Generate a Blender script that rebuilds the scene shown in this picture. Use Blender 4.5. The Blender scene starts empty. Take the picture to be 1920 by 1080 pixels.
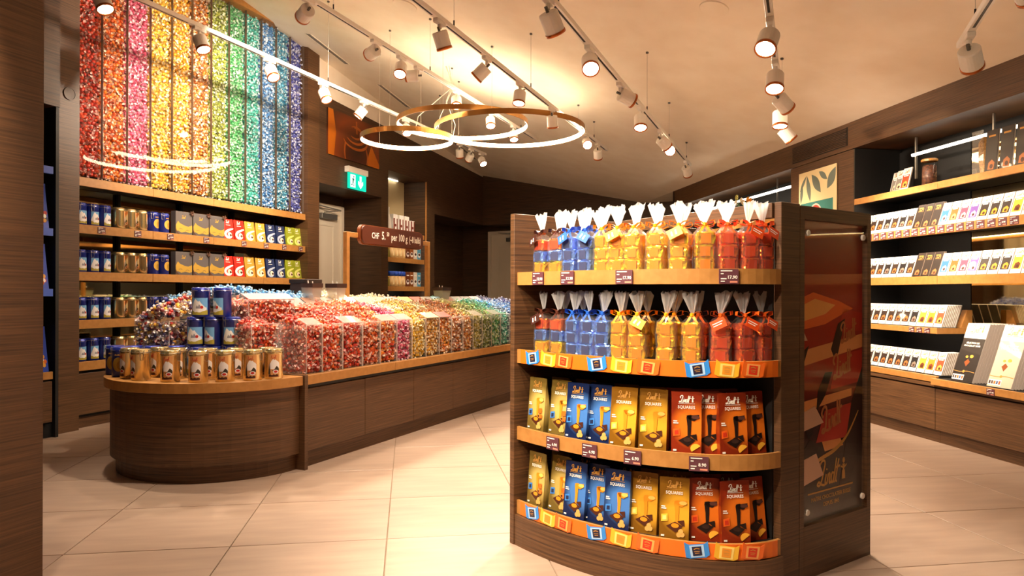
import bpy, math, random
import numpy as np
from mathutils import Vector, Matrix
random.seed(7); RNG = np.random.default_rng(7)
S = bpy.context.scene
COL = S.collection
PI = math.pi
def T(x, y, z): return Matrix.Translation((x, y, z))
def RZ(a): return Matrix.Rotation(a, 4, 'Z')
def RX(a): return Matrix.Rotation(a, 4, 'X')
def RY(a): return Matrix.Rotation(a, 4, 'Y')
def SC(x, y, z): return Matrix.Diagonal((x, y, z, 1))

# ---------------------------------------------------------------- camera, world, exposure
EYE = 1.08
cd = bpy.data.cameras.new('camera'); cam = bpy.data.objects.new('camera', cd); COL.objects.link(cam)
cd.sensor_width = 36.0; cd.lens = 1300 / 1920 * 36; cd.shift_y = 9 / 1920; cd.clip_start = 0.05
cam.matrix_world = T(0, 0, EYE) @ RX(PI / 2) @ RZ(math.radians(.15))
S.camera = cam
w = bpy.data.worlds.new('world'); S.world = w; w.use_nodes = True
w.node_tree.nodes['Background'].inputs[0].default_value = (1, .82, .62, 1)
w.node_tree.nodes['Background'].inputs[1].default_value = .05
S.view_settings.view_transform = 'Standard'; S.view_settings.look = 'None'
S.view_settings.exposure = 0.82; S.view_settings.gamma = 1.0; S.view_settings.use_curve_mapping = False
WARM = (1.0, .815, .62)
SPOT_W = 95.0

# ---------------------------------------------------------------- materials
def lin(c):
    if isinstance(c, str):
        c = tuple(int(c[i:i+2], 16) / 255 for i in (0, 2, 4))
    return tuple((x / 12.92 if x <= .04045 else ((x + .055) / 1.055) ** 2.4) for x in c[:3]) + (1,)
MATS = {}
def base(name):
    m = bpy.data.materials.new(name); m.use_nodes = True
    n = m.node_tree.nodes; n.clear()
    out = n.new('ShaderNodeOutputMaterial')
    return m, n, m.node_tree.links, out
def mat(name, col, rough=.5, metal=0.0, spec=.5, emit=0, ecol=None, coat=0):
    if name in MATS: return MATS[name]
    m, n, l, out = base(name)
    b = n.new('ShaderNodeBsdfPrincipled'); l.new(b.outputs[0], out.inputs[0])
    b.inputs['Base Color'].default_value = lin(col); b.inputs['Roughness'].default_value = rough
    b.inputs['Metallic'].default_value = metal; b.inputs['Specular IOR Level'].default_value = spec
    b.inputs['Coat Weight'].default_value = coat
    if emit:
        b.inputs['Emission Color'].default_value = lin(ecol or col); b.inputs['Emission Strength'].default_value = emit
    MATS[name] = m; return m
def noisy(name, c1, c2, scale, mscale=(1, 1, 1), rough=.5, metal=0, detail=4, bump=0, lo=.35, hi=.65, spec=.5, coat=0):
    """procedural two-colour noise material on object coordinates"""
    if name in MATS: return MATS[name]
    m, n, l, out = base(name)
    b = n.new('ShaderNodeBsdfPrincipled'); l.new(b.outputs[0], out.inputs[0])
    tc = n.new('ShaderNodeTexCoord'); mp = n.new('ShaderNodeMapping'); mp.inputs['Scale'].default_value = mscale
    l.new(tc.outputs['Object'], mp.inputs[0])
    no = n.new('ShaderNodeTexNoise'); no.inputs['Scale'].default_value = scale; no.inputs['Detail'].default_value = detail
    l.new(mp.outputs[0], no.inputs['Vector'])
    r = n.new('ShaderNodeValToRGB'); l.new(no.outputs[0], r.inputs[0])
    r.color_ramp.elements[0].position = lo; r.color_ramp.elements[0].color = lin(c1)
    r.color_ramp.elements[1].position = hi; r.color_ramp.elements[1].color = lin(c2)
    l.new(r.outputs[0], b.inputs['Base Color'])
    b.inputs['Roughness'].default_value = rough; b.inputs['Metallic'].default_value = metal
    b.inputs['Specular IOR Level'].default_value = spec; b.inputs['Coat Weight'].default_value = coat
    if bump:
        bp = n.new('ShaderNodeBump'); bp.inputs['Strength'].default_value = bump; bp.inputs['Distance'].default_value = .002
        l.new(no.outputs[0], bp.inputs['Height']); l.new(bp.outputs[0], b.inputs['Normal'])
    MATS[name] = m; return m
def clear(name, tint=(1, 1, 1), rough=.02, refl=1.0, body=None, bodyw=0.0):
    """thin clear sheet: transparent + fresnel gloss (+ a little milky body)"""
    m, n, l, out = base(name)
    tr = n.new('ShaderNodeBsdfTransparent'); tr.inputs[0].default_value = (*tint, 1)
    gl = n.new('ShaderNodeBsdfGlossy'); gl.inputs['Roughness'].default_value = rough
    fr = n.new('ShaderNodeFresnel'); fr.inputs[0].default_value = 1.45
    mu = n.new('ShaderNodeMath'); mu.operation = 'MULTIPLY'; mu.inputs[1].default_value = refl
    ge = n.new('ShaderNodeNewGeometry'); inv = n.new('ShaderNodeMath'); inv.operation = 'SUBTRACT'; inv.inputs[0].default_value = 1.0
    l.new(ge.outputs['Backfacing'], inv.inputs[1]); m2 = n.new('ShaderNodeMath'); m2.operation = 'MULTIPLY'
    l.new(fr.outputs[0], m2.inputs[0]); l.new(inv.outputs[0], m2.inputs[1]); l.new(m2.outputs[0], mu.inputs[0])
    mx = n.new('ShaderNodeMixShader'); l.new(mu.outputs[0], mx.inputs[0]); l.new(gl.outputs[0], mx.inputs[2])
    if body:
        df = n.new('ShaderNodeBsdfDiffuse'); df.inputs[0].default_value = lin(body)
        tl = n.new('ShaderNodeBsdfTranslucent'); tl.inputs[0].default_value = lin(body)
        a = n.new('ShaderNodeMixShader'); a.inputs[0].default_value = .5; l.new(df.outputs[0], a.inputs[1]); l.new(tl.outputs[0], a.inputs[2])
        b = n.new('ShaderNodeMixShader'); b.inputs[0].default_value = bodyw
        l.new(tr.outputs[0], b.inputs[1]); l.new(a.outputs[0], b.inputs[2]); l.new(b.outputs[0], mx.inputs[1])
    else: l.new(tr.outputs[0], mx.inputs[1])
    l.new(mx.outputs[0], out.inputs[0]); MATS[name] = m; return m
def emis(name, col, s):
    m, n, l, out = base(name); e = n.new('ShaderNodeEmission'); e.inputs[0].default_value = lin(col); e.inputs[1].default_value = s
    l.new(e.outputs[0], out.inputs[0]); MATS[name] = m; return m
def printgrad(name, stops, axis='Z', radial=None, rough=.35, metal=0, coat=.3):
    """flat printed colour gradient along an object axis (or radial about a point), for packaging and posters"""
    m, n, l, out = base(name)
    b = n.new('ShaderNodeBsdfPrincipled'); l.new(b.outputs[0], out.inputs[0])
    tc = n.new('ShaderNodeTexCoord')
    r = n.new('ShaderNodeValToRGB')
    if radial:
        mp = n.new('ShaderNodeMapping'); mp.inputs['Location'].default_value = radial[0]; mp.inputs['Scale'].default_value = radial[1]
        l.new(tc.outputs['Object'], mp.inputs[0])
        ln = n.new('ShaderNodeVectorMath'); ln.operation = 'LENGTH'; l.new(mp.outputs[0], ln.inputs[0]); l.new(ln.outputs['Value'], r.inputs[0])
    else:
        sp = n.new('ShaderNodeSeparateXYZ'); l.new(tc.outputs['Object'], sp.inputs[0]); l.new(sp.outputs[axis], r.inputs[0])
    el = r.color_ramp.elements
    while len(el) < len(stops): el.new(.5)
    for e, (p, c) in zip(el, stops): e.position = p; e.color = lin(c)
    l.new(r.outputs[0], b.inputs['Base Color']); b.inputs['Roughness'].default_value = rough; b.inputs['Metallic'].default_value = metal
    b.inputs['Coat Weight'].default_value = coat
    MATS[name] = m; return m

WOOD = noisy('dark_wood', '3a2514', '6e4b2d', 3, (1.0, 1.0, 52), .48, 0, 8, .2, .28, .74)
WOODV = noisy('wall_wood', '322115', '5f432c', 3, (.9, .9, 46), .5, 0, 6, .12, .3, .72)
BLACK = mat('black_panel', '1a1817', .55)
GOLD = noisy('ochre_edge', 'a8743a', 'b37e42', 30, (1, 1, 1), .42, .0, 2)
BRONZE = mat('bronze', 'a8763c', .35, .8)
PLASTER = noisy('plaster', 'f3e4d0', 'f8ebd9', 4, rough=.9, spec=.1)
TILE = noisy('floor_tile', '978070', 'af9784', 2.2, (1.0, 6, 1), .33, 0, 7, .03, .25, .75)
GROUT = mat('grout', '8d7a66', .9)
WHITE = mat('white_metal', 'efe8df', .4)
COPPER = mat('copper', 'b5622c', .3, .8)
GREYM = mat('grey_metal', '6f6c68', .45, .6)
STEEL = mat('steel', 'b9b4ac', .3, .9)
WIRE = mat('wire', 'cfc6b8', .5)
DARKM = mat('dark_metal', '2a2624', .4, .5)
DOOR = mat('door_paint', 'd9cdbb', .5)
MIRROR = mat('mirror', 'd8c69a', .03, 1.0)
ACRYL = clear('acrylic', refl=1.0)
ACRYLF = clear('acrylic_flap', refl=1.0, body='f4ece6', bodyw=.35)
EDGE = clear('acrylic_edge', refl=1.0, body='f2efe8', bodyw=.10)
RIM = clear('acrylic_rim', refl=1.0, body='e8e0d8', bodyw=.55)
GLASS = clear('sign_glass', refl=.8)
CELLO = clear('cellophane', refl=1.5, rough=.06, body='ffffff', bodyw=.05)
CELLOF = clear('cellophane_fan', refl=1.5, rough=.1, body='ffffff', bodyw=.28)
LEDW = emis('led_white', 'ffe3bd', 22)
LEDT = emis('tube_white', 'fff0d8', 4.5)
LEDU = emis('strip_white', 'fff0d8', 11)
LENS = emis('lamp_lens', 'ffe2b8', 40)
PAPER = mat('paper_white', 'f4f0ea', .5)
TAGM = mat('price_card', '5d343c', .45)
TXTW = mat('print_white', 'f6f0e6', .5)
TXTG = mat('print_gold', 'd19a4a', .4, .3)
TXTR = mat('print_red', 'b8281c', .5)
CHOC = mat('print_chocolate', '4a2416', .35)
CHOCD = mat('print_dark_chocolate', '201310', .3)
AMBER = mat('print_caramel', 'e88f22', .3, coat=.4)
NUT = mat('print_hazelnut', 'e0a558', .45)
ORSL = mat('print_orange_slice', 'f2b23a', .4)
CARD = mat('carton_grey', 'a99c92', .6)

# ---------------------------------------------------------------- mesh building
class MB:
    def __init__(s): s.v = []; s.f = []; s.m = []
    def add(s, vs, fs, mi=0, M=None):
        o = len(s.v)
        s.v += [tuple(M @ Vector(p)) if M is not None else tuple(p) for p in vs]
        s.f += [tuple(i + o for i in f) for f in fs]; s.m += [mi] * len(fs); return s
    def box(s, x0, x1, y0, y1, z0, z1, mi=0, M=None):
        return s.add([(x0,y0,z0),(x1,y0,z0),(x1,y1,z0),(x0,y1,z0),(x0,y0,z1),(x1,y0,z1),(x1,y1,z1),(x0,y1,z1)],
              [(0,3,2,1),(4,5,6,7),(0,1,5,4),(1,2,6,5),(2,3,7,6),(3,0,4,7)], mi, M)
    def prism(s, poly, z0, z1, mi=0, M=None):
        n = len(poly); vs = [(x,y,z0) for x,y in poly] + [(x,y,z1) for x,y in poly]
        fs = [tuple(reversed(range(n))), tuple(range(n, 2*n))] + [(i, (i+1)%n, (i+1)%n+n, i+n) for i in range(n)]
        return s.add(vs, fs, mi, M)
    def flat(s, poly, y=0, mi=0, M=None, th=.0006):
        """polygon drawn in XZ (seen from -Y) with a hair of thickness"""
        n = len(poly)
        a = sum(poly[i][0]*poly[(i+1)%n][1] - poly[(i+1)%n][0]*poly[i][1] for i in range(n))
        if a < 0: poly = poly[::-1]
        vs = [(x, y, z) for x, z in poly] + [(x, y + th, z) for x, z in poly]
        fs = [tuple(range(n)), tuple(reversed(range(n, 2*n)))] + [((i+1)%n, i, i+n, (i+1)%n+n) for i in range(n)]
        return s.add(vs, fs, mi, M)
    def ribbon(s, pts, wd, y=0, mi=0, M=None, n=5, taper=False):
        pts = smooth(pts, n); L = []; R = []; k = len(pts)
        for i in range(k):
            a = pts[max(0, i-1)]; b = pts[min(k-1, i+1)]; dx, dz = b[0]-a[0], b[1]-a[1]; q = math.hypot(dx, dz) or 1
            h = wd / 2 * (1 if not taper else (.25 + .75*math.sin(PI*(i+.5)/k)))
            L.append((pts[i][0]-dz/q*h, y, pts[i][1]+dx/q*h)); R.append((pts[i][0]+dz/q*h, y, pts[i][1]-dx/q*h))
        return s.add(L + R, [(i+k, i+1+k, i+1, i) for i in range(k-1)], mi, M)
    def tube(s, pts, r, n=8, mi=0, M=None, cap=True):
        pts = [Vector(p) for p in pts]; k = len(pts); vs = []; 
        for i, p in enumerate(pts):
            d = (pts[min(k-1,i+1)] - pts[max(0,i-1)]).normalized()
            u = d.orthogonal().normalized() if i == 0 else (pu - d*pu.dot(d)).normalized()
            pu = u; v = d.cross(u); rr = r[i] if isinstance(r, (list, tuple)) else r
            vs += [tuple(p + (u*math.cos(2*PI*j/n) + v*math.sin(2*PI*j/n))*rr) for j in range(n)]
        fs = [(i*n+j, i*n+(j+1)%n, (i+1)*n+(j+1)%n, (i+1)*n+j) for i in range(k-1) for j in range(n)]
        if cap: fs += [tuple(reversed(range(n))), tuple(range((k-1)*n, k*n))]
        return s.add(vs, fs, mi, M)
    def lathe(s, prof, n=20, mi=0, M=None, sx=1, sy=1):
        k = len(prof); vs = [(r*sx*math.cos(2*PI*j/n), r*sy*math.sin(2*PI*j/n), z) for r, z in prof for j in range(n)]
        fs = [(i*n+j, i*n+(j+1)%n, (i+1)*n+(j+1)%n, (i+1)*n+j) for i in range(k-1) for j in range(n)]
        if prof[0][0] > 1e-6: fs.append(tuple(reversed(range(n))))
        if prof[-1][0] > 1e-6: fs.append(tuple(range((k-1)*n, k*n)))
        return s.add(vs, fs, mi, M)
    def curved(s, cols, r, mi=0, th=None):
        """printed patch wrapped on a cylinder of radius r: cols = [(angle, z low, z high)], angle 0 faces -Y"""
        vs = []
        for a, z0, z1 in cols:
            x, y = r*math.sin(a), -r*math.cos(a); vs += [(x,y,z0),(x,y,z1)]
        return s.add(vs, [(2*i, 2*i+2, 2*i+3, 2*i+1) for i in range(len(cols)-1)], mi)
    def mesh(s, name, mats, smooth=False, bevel=0, seg=1):
        me = bpy.data.meshes.new(name); me.from_pydata(s.v, [], s.f)
        for m in (mats if isinstance(mats, (list, tuple)) else [mats]): me.materials.append(m)
        me.polygons.foreach_set('material_index', s.m)
        if bevel:
            import bmesh
            bm = bmesh.new(); bm.from_mesh(me); bmesh.ops.remove_doubles(bm, verts=bm.verts, dist=1e-6)
            bmesh.ops.bevel(bm, geom=[e for e in bm.edges if len(e.link_faces) == 2 and e.calc_face_angle(0) > .6], offset=bevel, segments=seg, affect='EDGES', clamp_overlap=True)
            bm.to_mesh(me); bm.free()
        if smooth: me.polygons.foreach_set('use_smooth', [True]*len(me.polygons))
        me.update(); return me
def smooth(pts, n=5):
    out = []
    P = [pts[0]] + list(pts) + [pts[-1]]
    for i in range(1, len(P)-2):
        for t in range(n):
            t /= n; a, b, c, d = P[i-1], P[i], P[i+1], P[i+2]
            out.append(tuple(.5*(2*b[k] + (c[k]-a[k])*t + (2*a[k]-5*b[k]+4*c[k]-d[k])*t*t + (3*b[k]-a[k]-3*c[k]+d[k])*t**3) for k in range(2)))
    out.append(tuple(pts[-1])); return out
def boxm(name, dims, m, bevel=0):
    return MB().box(*dims).mesh(name, m, bevel=bevel)
def disc(cx, cz, rx, rz=None, n=14, a0=0, a1=2*PI):
    rz = rz or rx; full = abs(a1-a0-2*PI) < 1e-6
    return [(cx + rx*math.cos(a0+(a1-a0)*i/(n if full else n-1)), cz + rz*math.sin(a0+(a1-a0)*i/(n if full else n-1))) for i in range(n)]
def link(name, me, parent=None, M=None):
    o = bpy.data.objects.new(name, me); COL.objects.link(o)
    if parent is not None: o.parent = parent
    if M is not None: o.matrix_local = M
    return o
def tag(o, label=None, cat=None, group=None, kind=None):
    if label: o['label'] = label
    if cat: o['category'] = cat
    if group: o['group'] = group
    if kind: o['kind'] = kind
    return o
def thing(name, label, cat, M, group=None):
    o = bpy.data.objects.new(name, None); COL.objects.link(o); o.matrix_local = M; o.empty_display_size = .05
    return tag(o, label, cat, group)
def spawn(name, parts, label, cat, M, group=None):
    """parts: [(name, mesh, matrix or None, [sub-parts])]"""
    r = thing(name, label, cat, M, group)
    for p in parts:
        o = link(p[0], p[1], r, p[2] if len(p) > 2 else None)
        for q in (p[3] if len(p) > 3 else []): link(q[0], q[1], o, q[2] if len(q) > 2 else None)
    return r
def struct(name, me, M=None, parent=None):
    o = link(name, me, parent, M)
    if parent is None: o['kind'] = 'structure'
    return o
_tx = {}
def text(s, size, m, shear=0, align='CENTER', bold=0, sx=1):
    key = (s, size, m.name, shear, align, bold, sx)
    if key in _tx: return _tx[key]
    c = bpy.data.curves.new('lettering', 'FONT'); c.body = s; c.size = size; c.align_x = align; c.shear = shear
    c.extrude = .0003; c.resolution_u = 2; c.offset = bold
    o = bpy.data.objects.new('lettering', c); COL.objects.link(o)
    dg = bpy.context.evaluated_depsgraph_get(); me = bpy.data.meshes.new_from_object(o.evaluated_get(dg))
    bpy.data.objects.remove(o); bpy.data.curves.remove(c)
    me.transform(RX(PI/2) @ SC(sx, 1, 1)); me.name = 'lettering'
    me.materials.clear(); me.materials.append(m)
    _tx[key] = me; return me
SCRIPT = [[(.14,.62),(.09,.80),(.20,.97),(.33,1.0),(.37,.86),(.29,.55),(.20,.25),(.08,.06),(-.03,.10),(.05,.2),(.2,.08),(.36,.04)],
          [(.44,.45),(.38,.2),(.40,.06),(.47,.12)], [(.465,.60),(.475,.66)], [(.55,.45),(.47,.06)], [(.50,.25),(.58,.44),(.64,.42),(.60,.2),(.62,.07),(.69,.12)],
          [(.86,.42),(.76,.45),(.70,.25),(.73,.08),(.80,.12),(.88,.42)], [(1.0,1.0),(.90,.45),(.84,.1),(.90,.1)], [(1.13,.95),(1.02,.5),(.95,.12),(1.02,.08)], [(.94,.62),(1.2,.66)]]
_sc = {}
def script_logo(wd, m, rule=True, crest=True, th=.075):
    """the cursive brand lettering, centred, width wd, baseline z=0"""
    key = (wd, m.name, rule, crest, th)
    if key in _sc: return _sc[key]
    b = MB(); k = wd / 1.55
    def tr(p): return ((p[0]-.68)*k, p[1]*k*.78)
    for st in SCRIPT: b.ribbon([tr(p) for p in st], th*k)
    if crest:
        for p in ([(1.30,.1),(1.48,.1),(1.46,.45),(1.32,.45)], [(1.36,.45),(1.43,.45),(1.46,.7),(1.33,.7)]): b.flat([tr(q) for q in p])
        b.flat([tr(q) for q in disc(1.40,.84,.07,.12,8)]); b.ribbon([tr(q) for q in ((1.24,.62),(1.40,.55),(1.56,.66))], .05*k)
    if rule: b.flat([tr(q) for q in ((-.12,-.14),(1.62,-.14),(1.62,-.09),(-.12,-.09))])
    _sc[key] = b.mesh('script_lettering', m); return _sc[key]
ORD = ['first','second','third','fourth','fifth','sixth','seventh','eighth','ninth','tenth','eleventh','twelfth','thirteenth','fourteenth','fifteenth','sixteenth','seventeenth','eighteenth','nineteenth','twentieth']

# ---------------------------------------------------------------- frames of the place
def frame(ox, oy, head): return T(ox, oy, 0) @ RZ(math.radians(90 - head))
LF = frame(-3.393, 5.414, 21)       # left wall: x along it, y into it
KF = frame(-1.265, 4.203, 25.5)     # sweets counter
RF = frame(3.093, 4.912, 172)       # right wall: x towards the camera, y into it
GF = frame(.971, 2.519, 55.5)       # gondola: x along the sign face, y away along the shelves
LW0 = (LF.inverted(), KF.inverted(), RF.inverted(), GF.inverted())
def zc(p):
    """height of the sloping ceiling above a floor point"""
    q = LW0[2] @ Vector((p[0], p[1], 0)); return 2.57 + .27 * max(-.6, -q.y)
# ---------------------------------------------------------------- the room
def local(F, *boxes, mats=None):
    b = MB()
    for bx in boxes: b.box(*bx[:6], bx[6] if len(bx) > 6 else 0)
    return b
fl = struct('floor', boxm('floor', (-9, 9, -4, 16, -.12, -.006), GROUT))
TF = frame(-.545, 3.04, 81.5)      # tile grid: x across, y away
TW, TD = .655, .605
tile_me = MB().box(.0025, TW-.0025, .0025, TD-.0025, -.02, 0).mesh('tile', TILE, bevel=.0012)
for i in range(-6, 6):
    for j in range(-3, 16):
        c = TF @ Vector(((i+.5)*TW, (j+.5)*TD, 0))
        if c.y < .4 or abs(c.x) > .95*c.y + .9 or c.y > 10.5: continue
        ql = LF.inverted() @ c; qr = RF.inverted() @ c
        if ql.y > .5 or qr.y > .5: continue
        link('tile', tile_me, fl, TF @ T(i*TW, j*TD, 0))
# sloping ceiling
b = MB(); pr = [(.8, 2.57), (0, 2.57), (-9.5, 2.57+.27*9.5)]
b.add([(x, y, z) for x in (-12, 9) for y, z in pr] + [(x, y, z+.12) for x in (-12, 9) for y, z in pr],
      [(0,3,4,1),(1,4,5,2),(6,7,10,9),(7,8,11,10),(0,6,9,3),(2,5,11,8),(0,1,2,8,7,6),(3,9,10,11,5,4)])
struct('ceiling', b.mesh('ceiling', PLASTER), RF)
def hx(s): return 3.46 - .0486*(s-3.01)      # top of the wood on the left wall
struct('wall_left', local(LF, (-4, 0-.17, .5, .62, 0, 4.9), (-.17, 3.0, .5, .62, 0, 4.7), (3.0, 8.4, .62, .75, 0, 4.4)).mesh('wall_left', WOODV), LF)
b = MB(); Mz = RX(PI/2)   # XZ outlines pushed along +Y
def outl(b, poly, y0, y1, mi=0): b.prism([(x, z) for x, z in poly], -y1, -y0, mi, Mz)
outl(b, [(3.01,2.39),(4.615,2.39),(4.615,hx(4.6)),(3.01,hx(3.01))], 0, .62)
outl(b, [(4.435,0),(4.615,0),(4.615,2.39),(4.435,2.39)], 0, .62)
outl(b, [(4.615,2.80),(6.02,2.80),(6.02,hx(6.02)),(4.615,hx(4.6))], 0, .62)
outl(b, [(5.755,0),(6.02,0),(6.02,2.80),(5.755,2.80)], 0, .62)
outl(b, [(6.02,2.33),(7.95,2.33),(7.95,hx(7.95)),(6.02,hx(6.02))], 0, .62)
struct('wall_left_front', b.mesh('wall_left_front', WOODV), LF)
b = MB(); outl(b, [(3.01,hx(3.01)),(8.0,hx(8.0)),(8.0,3.6),(3.01,4.3)], .02, .2)
struct('wall_left_upper', b.mesh('wall_left_upper', PLASTER), LF)
struct('wall_left_header', local(LF, (0, 2.79, .02, .5, 4.05, 4.9)).mesh('wall_left_header', WOODV), LF)
struct('trim_1', local(LF, (-.171, -.001, -.02, .5, 0, 4.75)).mesh('trim_1', WOOD), LF)
struct('trim_2', local(LF, (2.795, 3.01, -.03, .62, 0, 4.4)).mesh('trim_2', WOOD), LF)
NF = frame(-1.69, 2.5, 21)
struct('wall_near', local(NF, (-6, 0, 0, .35, 0, 4.9)).mesh('wall_near', WOOD), NF)
BF = frame(-.545, 12.83, 116.8)
b = MB(); outl(b, [(0,2.33),(3.7,2.33),(3.7,2.75),(0,3.7)], 0, .5)
b.box(.92, 3.7, 0, .5, 0, 2.33); b.box(-1.4, .92, .45, .6, 0, 3.2)
struct('wall_back', b.mesh('wall_back', WOODV), BF)
struct('wall_right', local(RF, (-5.3, 7, .45, .6, 0, 2.7), (-5.3, -5.24, 0, .45, 0, 2.7)).mesh('wall_right', BLACK), RF)
soff = struct('wall_right_soffit', local(RF, (-5.3, 7, 0, .45, 2.335, 2.72)).mesh('wall_right_soffit', WOOD), RF)
struct('trim_3', local(RF, (-2.09, -1.08, .005, .45, 0, 2.33)).mesh('trim_3', WOOD), RF)
struct('wall_rear', boxm('wall_rear', (-7, 7, -3.2, -3.0, 0, 5.5), PLASTER))
# doors
def door(n, F, x0, x1, y, h, hinge):
    d = struct('door_%d' % n, local(F, (x0, x1, y, y+.05, 0, h)).mesh('door', DOOR, bevel=.003), F)
    wd = x1-x0
    fr = local(F, (x0-.06, x0, y-.03, y+.06, 0, h+.06), (x1, x1+.06, y-.03, y+.06, 0, h+.06), (x0, x1, y-.03, y+.06, h, h+.06))
    link('door_frame', fr.mesh('door_frame', DOOR, bevel=.003), d)
    pan = MB()
    for a, c in ((.16, .2), ):
        X0, X1, Z0, Z1 = x0+a*wd, x1-a*wd, c, h-c
        for q in ((X0,X1,y-.008,y,Z0,Z0+.03),(X0,X1,y-.008,y,Z1-.03,Z1),(X0,X0+.03,y-.008,y,Z0+.03,Z1-.03),(X1-.03,X1,y-.008,y,Z0+.03,Z1-.03)): pan.box(*q)
    link('door_moulding', pan.mesh('door_moulding', DOOR, bevel=.002), d)
    cl = local(F, (x0+.42*wd, x0+.82*wd, y-.07, y-.001, h-.14, h-.07))
    link('door_closer', cl.mesh('door_closer', GREYM, bevel=.004), d)
    link('door_closer_arm', MB().tube([(x0+.5*wd, y-.05, h-.06), (x0+.75*wd, y-.16, h-.02), (x0+.2*wd, y-.04, h+.03)], .008, 6).mesh('arm', STEEL), d)
door(1, LF, 3.42, 4.27, .56, 2.2, 1)
door(2, BF, .02, .84, .30, 2.17, 1)
# soffit grille on the right wall
g = spawn('air_vent', [('backing', boxm('backing', (-2.05, -1.16, -.004, .0, 2.375, 2.535), BLACK))] +
          [('slat', boxm('slat', (-2.04, -1.17, -.012, -.003, 2.382+i*.0145, 2.388+i*.0145), WOOD)) for i in range(11)],
          'long black slatted air vent in the wooden band over the green poster', 'vent', RF)
# round cover on the pilaster
link_o = thing('wall_speaker', 'round wooden cover disc high on the narrow left pillar', 'cover', LF @ T(-.085, -.022, 2.60) @ RX(PI/2))
link('rim', MB().lathe([(.042,0),(.05,0),(.05,.008),(.042,.008),(.042,0)], 28).mesh('rim', WOOD, smooth=False), link_o)
link('face', MB().lathe([(.042,0),(.042,.004)], 28).mesh('face', WOODV), link_o)
# ceiling fittings
def ceil_M(x, y):
    q = LW0[2] @ Vector((x, y, 0)); return RF @ T(q.x, q.y, 2.57-.27*q.y) @ RX(-math.atan(.27))
c = ceil_M(1.05, 3.75)
spawn('smoke_detector', [('base', MB().lathe([(.06,0),(.06,-.02),(.052,-.024)], 24).mesh('base', WHITE, True)), ('sensor', MB().lathe([(.045,-.024),(.045,-.045),(.03,-.055)], 24).mesh('sensor', WHITE, True)),
      ('slot', MB().tube([(.046*math.cos(a), .046*math.sin(a), -.03) for a in np.linspace(-2.6,-1.2,6)], .003, 5).mesh('slot', DARKM))], 'white smoke detector on the ceiling between two rows of spotlights', 'detector', c)
spawn('ceiling_plate', [('plate', MB().lathe([(.10,0),(.10,-.006),(.097,-.008)], 36).mesh('plate', PLASTER))], 'flush round plaster access plate in the ceiling right of centre', 'ceiling plate', ceil_M(1.38, 4.75))
spawn('ceiling_plate', [('plate', MB().lathe([(.11,0),(.11,-.006),(.107,-.008)], 36).mesh('plate', PLASTER))], 'flush round plaster access plate above the hanging ring lamps', 'ceiling plate', ceil_M(-.95, 6.1))
for (x, y, L), lb in zip(((-2.1, 7.9, .75), (-1.55, 9.1, .75), (-.75, 11.2, .8)), ('nearest the sweets wall', 'above the chocolate picture', 'near the back corner')):
    q = LW0[2] @ Vector((x, y, 0)); 
    M = RF @ T(q.x, q.y, 2.57-.27*q.y) @ RX(-math.atan(.27)) @ RZ(math.radians(90+21+2+38))
    spawn('ceiling_diffuser', [('frame', local(None, (-L/2, L/2, -.045, -.03, -.006, .0), (-L/2, L/2, .03, .045, -.006, 0)).mesh('frame', PLASTER)), ('slot', boxm('slot', (-L/2, L/2, -.03, .03, -.003, -.0005), mat('slot_grey', '8a8178', .8)))], 'narrow slot diffuser in the ceiling, ' + lb, 'diffuser', M)

# ---------------------------------------------------------------- lamps: tracks with spotlights, ring pendants
head_me = MB().lathe([(.001,.0),(.046,0),(.05,-.006),(.05,-.098),(.047,-.1)], 24).mesh('head', WHITE)
ring_me = MB().lathe([(.047,-.098),(.0525,-.098),(.0525,-.113),(.046,-.113),(.044,-.098)], 24).mesh('copper_ring', COPPER, True)
lens_me = MB().lathe([(.045,-.106),(.001,-.1065)], 24).mesh('lens', LENS)
adap_me = boxm('adapter', (-.055, .055, -.018, .018, -.055, -.03), WHITE, .003)
stem_me = MB().tube([(0,0,-.05),(0,0,-.085)], .012, 10).mesh('stem', WHITE)
yoke_me = MB().tube([(0,0,.0),(0,0,.03)], .009, 8).mesh('yoke', GREYM)
NSPOT = 0
def spotlight(F, x, aim, label, power=1.0, lens=True):
    global NSPOT; NSPOT += 1
    M = F @ T(x, 0, 0); r = thing('track_spotlight', label, 'spotlight', M, 'track spotlights')
    link('adapter', adap_me, r); link('stem', stem_me, r)
    piv = Vector((0, 0, -.10)); wp = M @ piv
    d = (M.to_3x3().inverted() @ (Vector(aim) - wp)).normalized()
    q = Vector((0, 0, -1)).rotation_difference(d).to_matrix().to_4x4()
    H = T(*piv) @ q
    h = link('head', head_me, r, H)
    link('copper_ring', ring_me, h); link('lens', lens_me, h); link('yoke', yoke_me, h)
    ld = bpy.data.lights.new('beam', 'SPOT'); ld.energy = SPOT_W*power; ld.color = WARM; ld.spot_size = math.radians(68); ld.spot_blend = .7; ld.shadow_soft_size = .04
    lo = bpy.data.objects.new('beam', ld); COL.objects.link(lo); lo.parent = r; lo.matrix_local = H @ T(0, 0, -.12)
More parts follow.
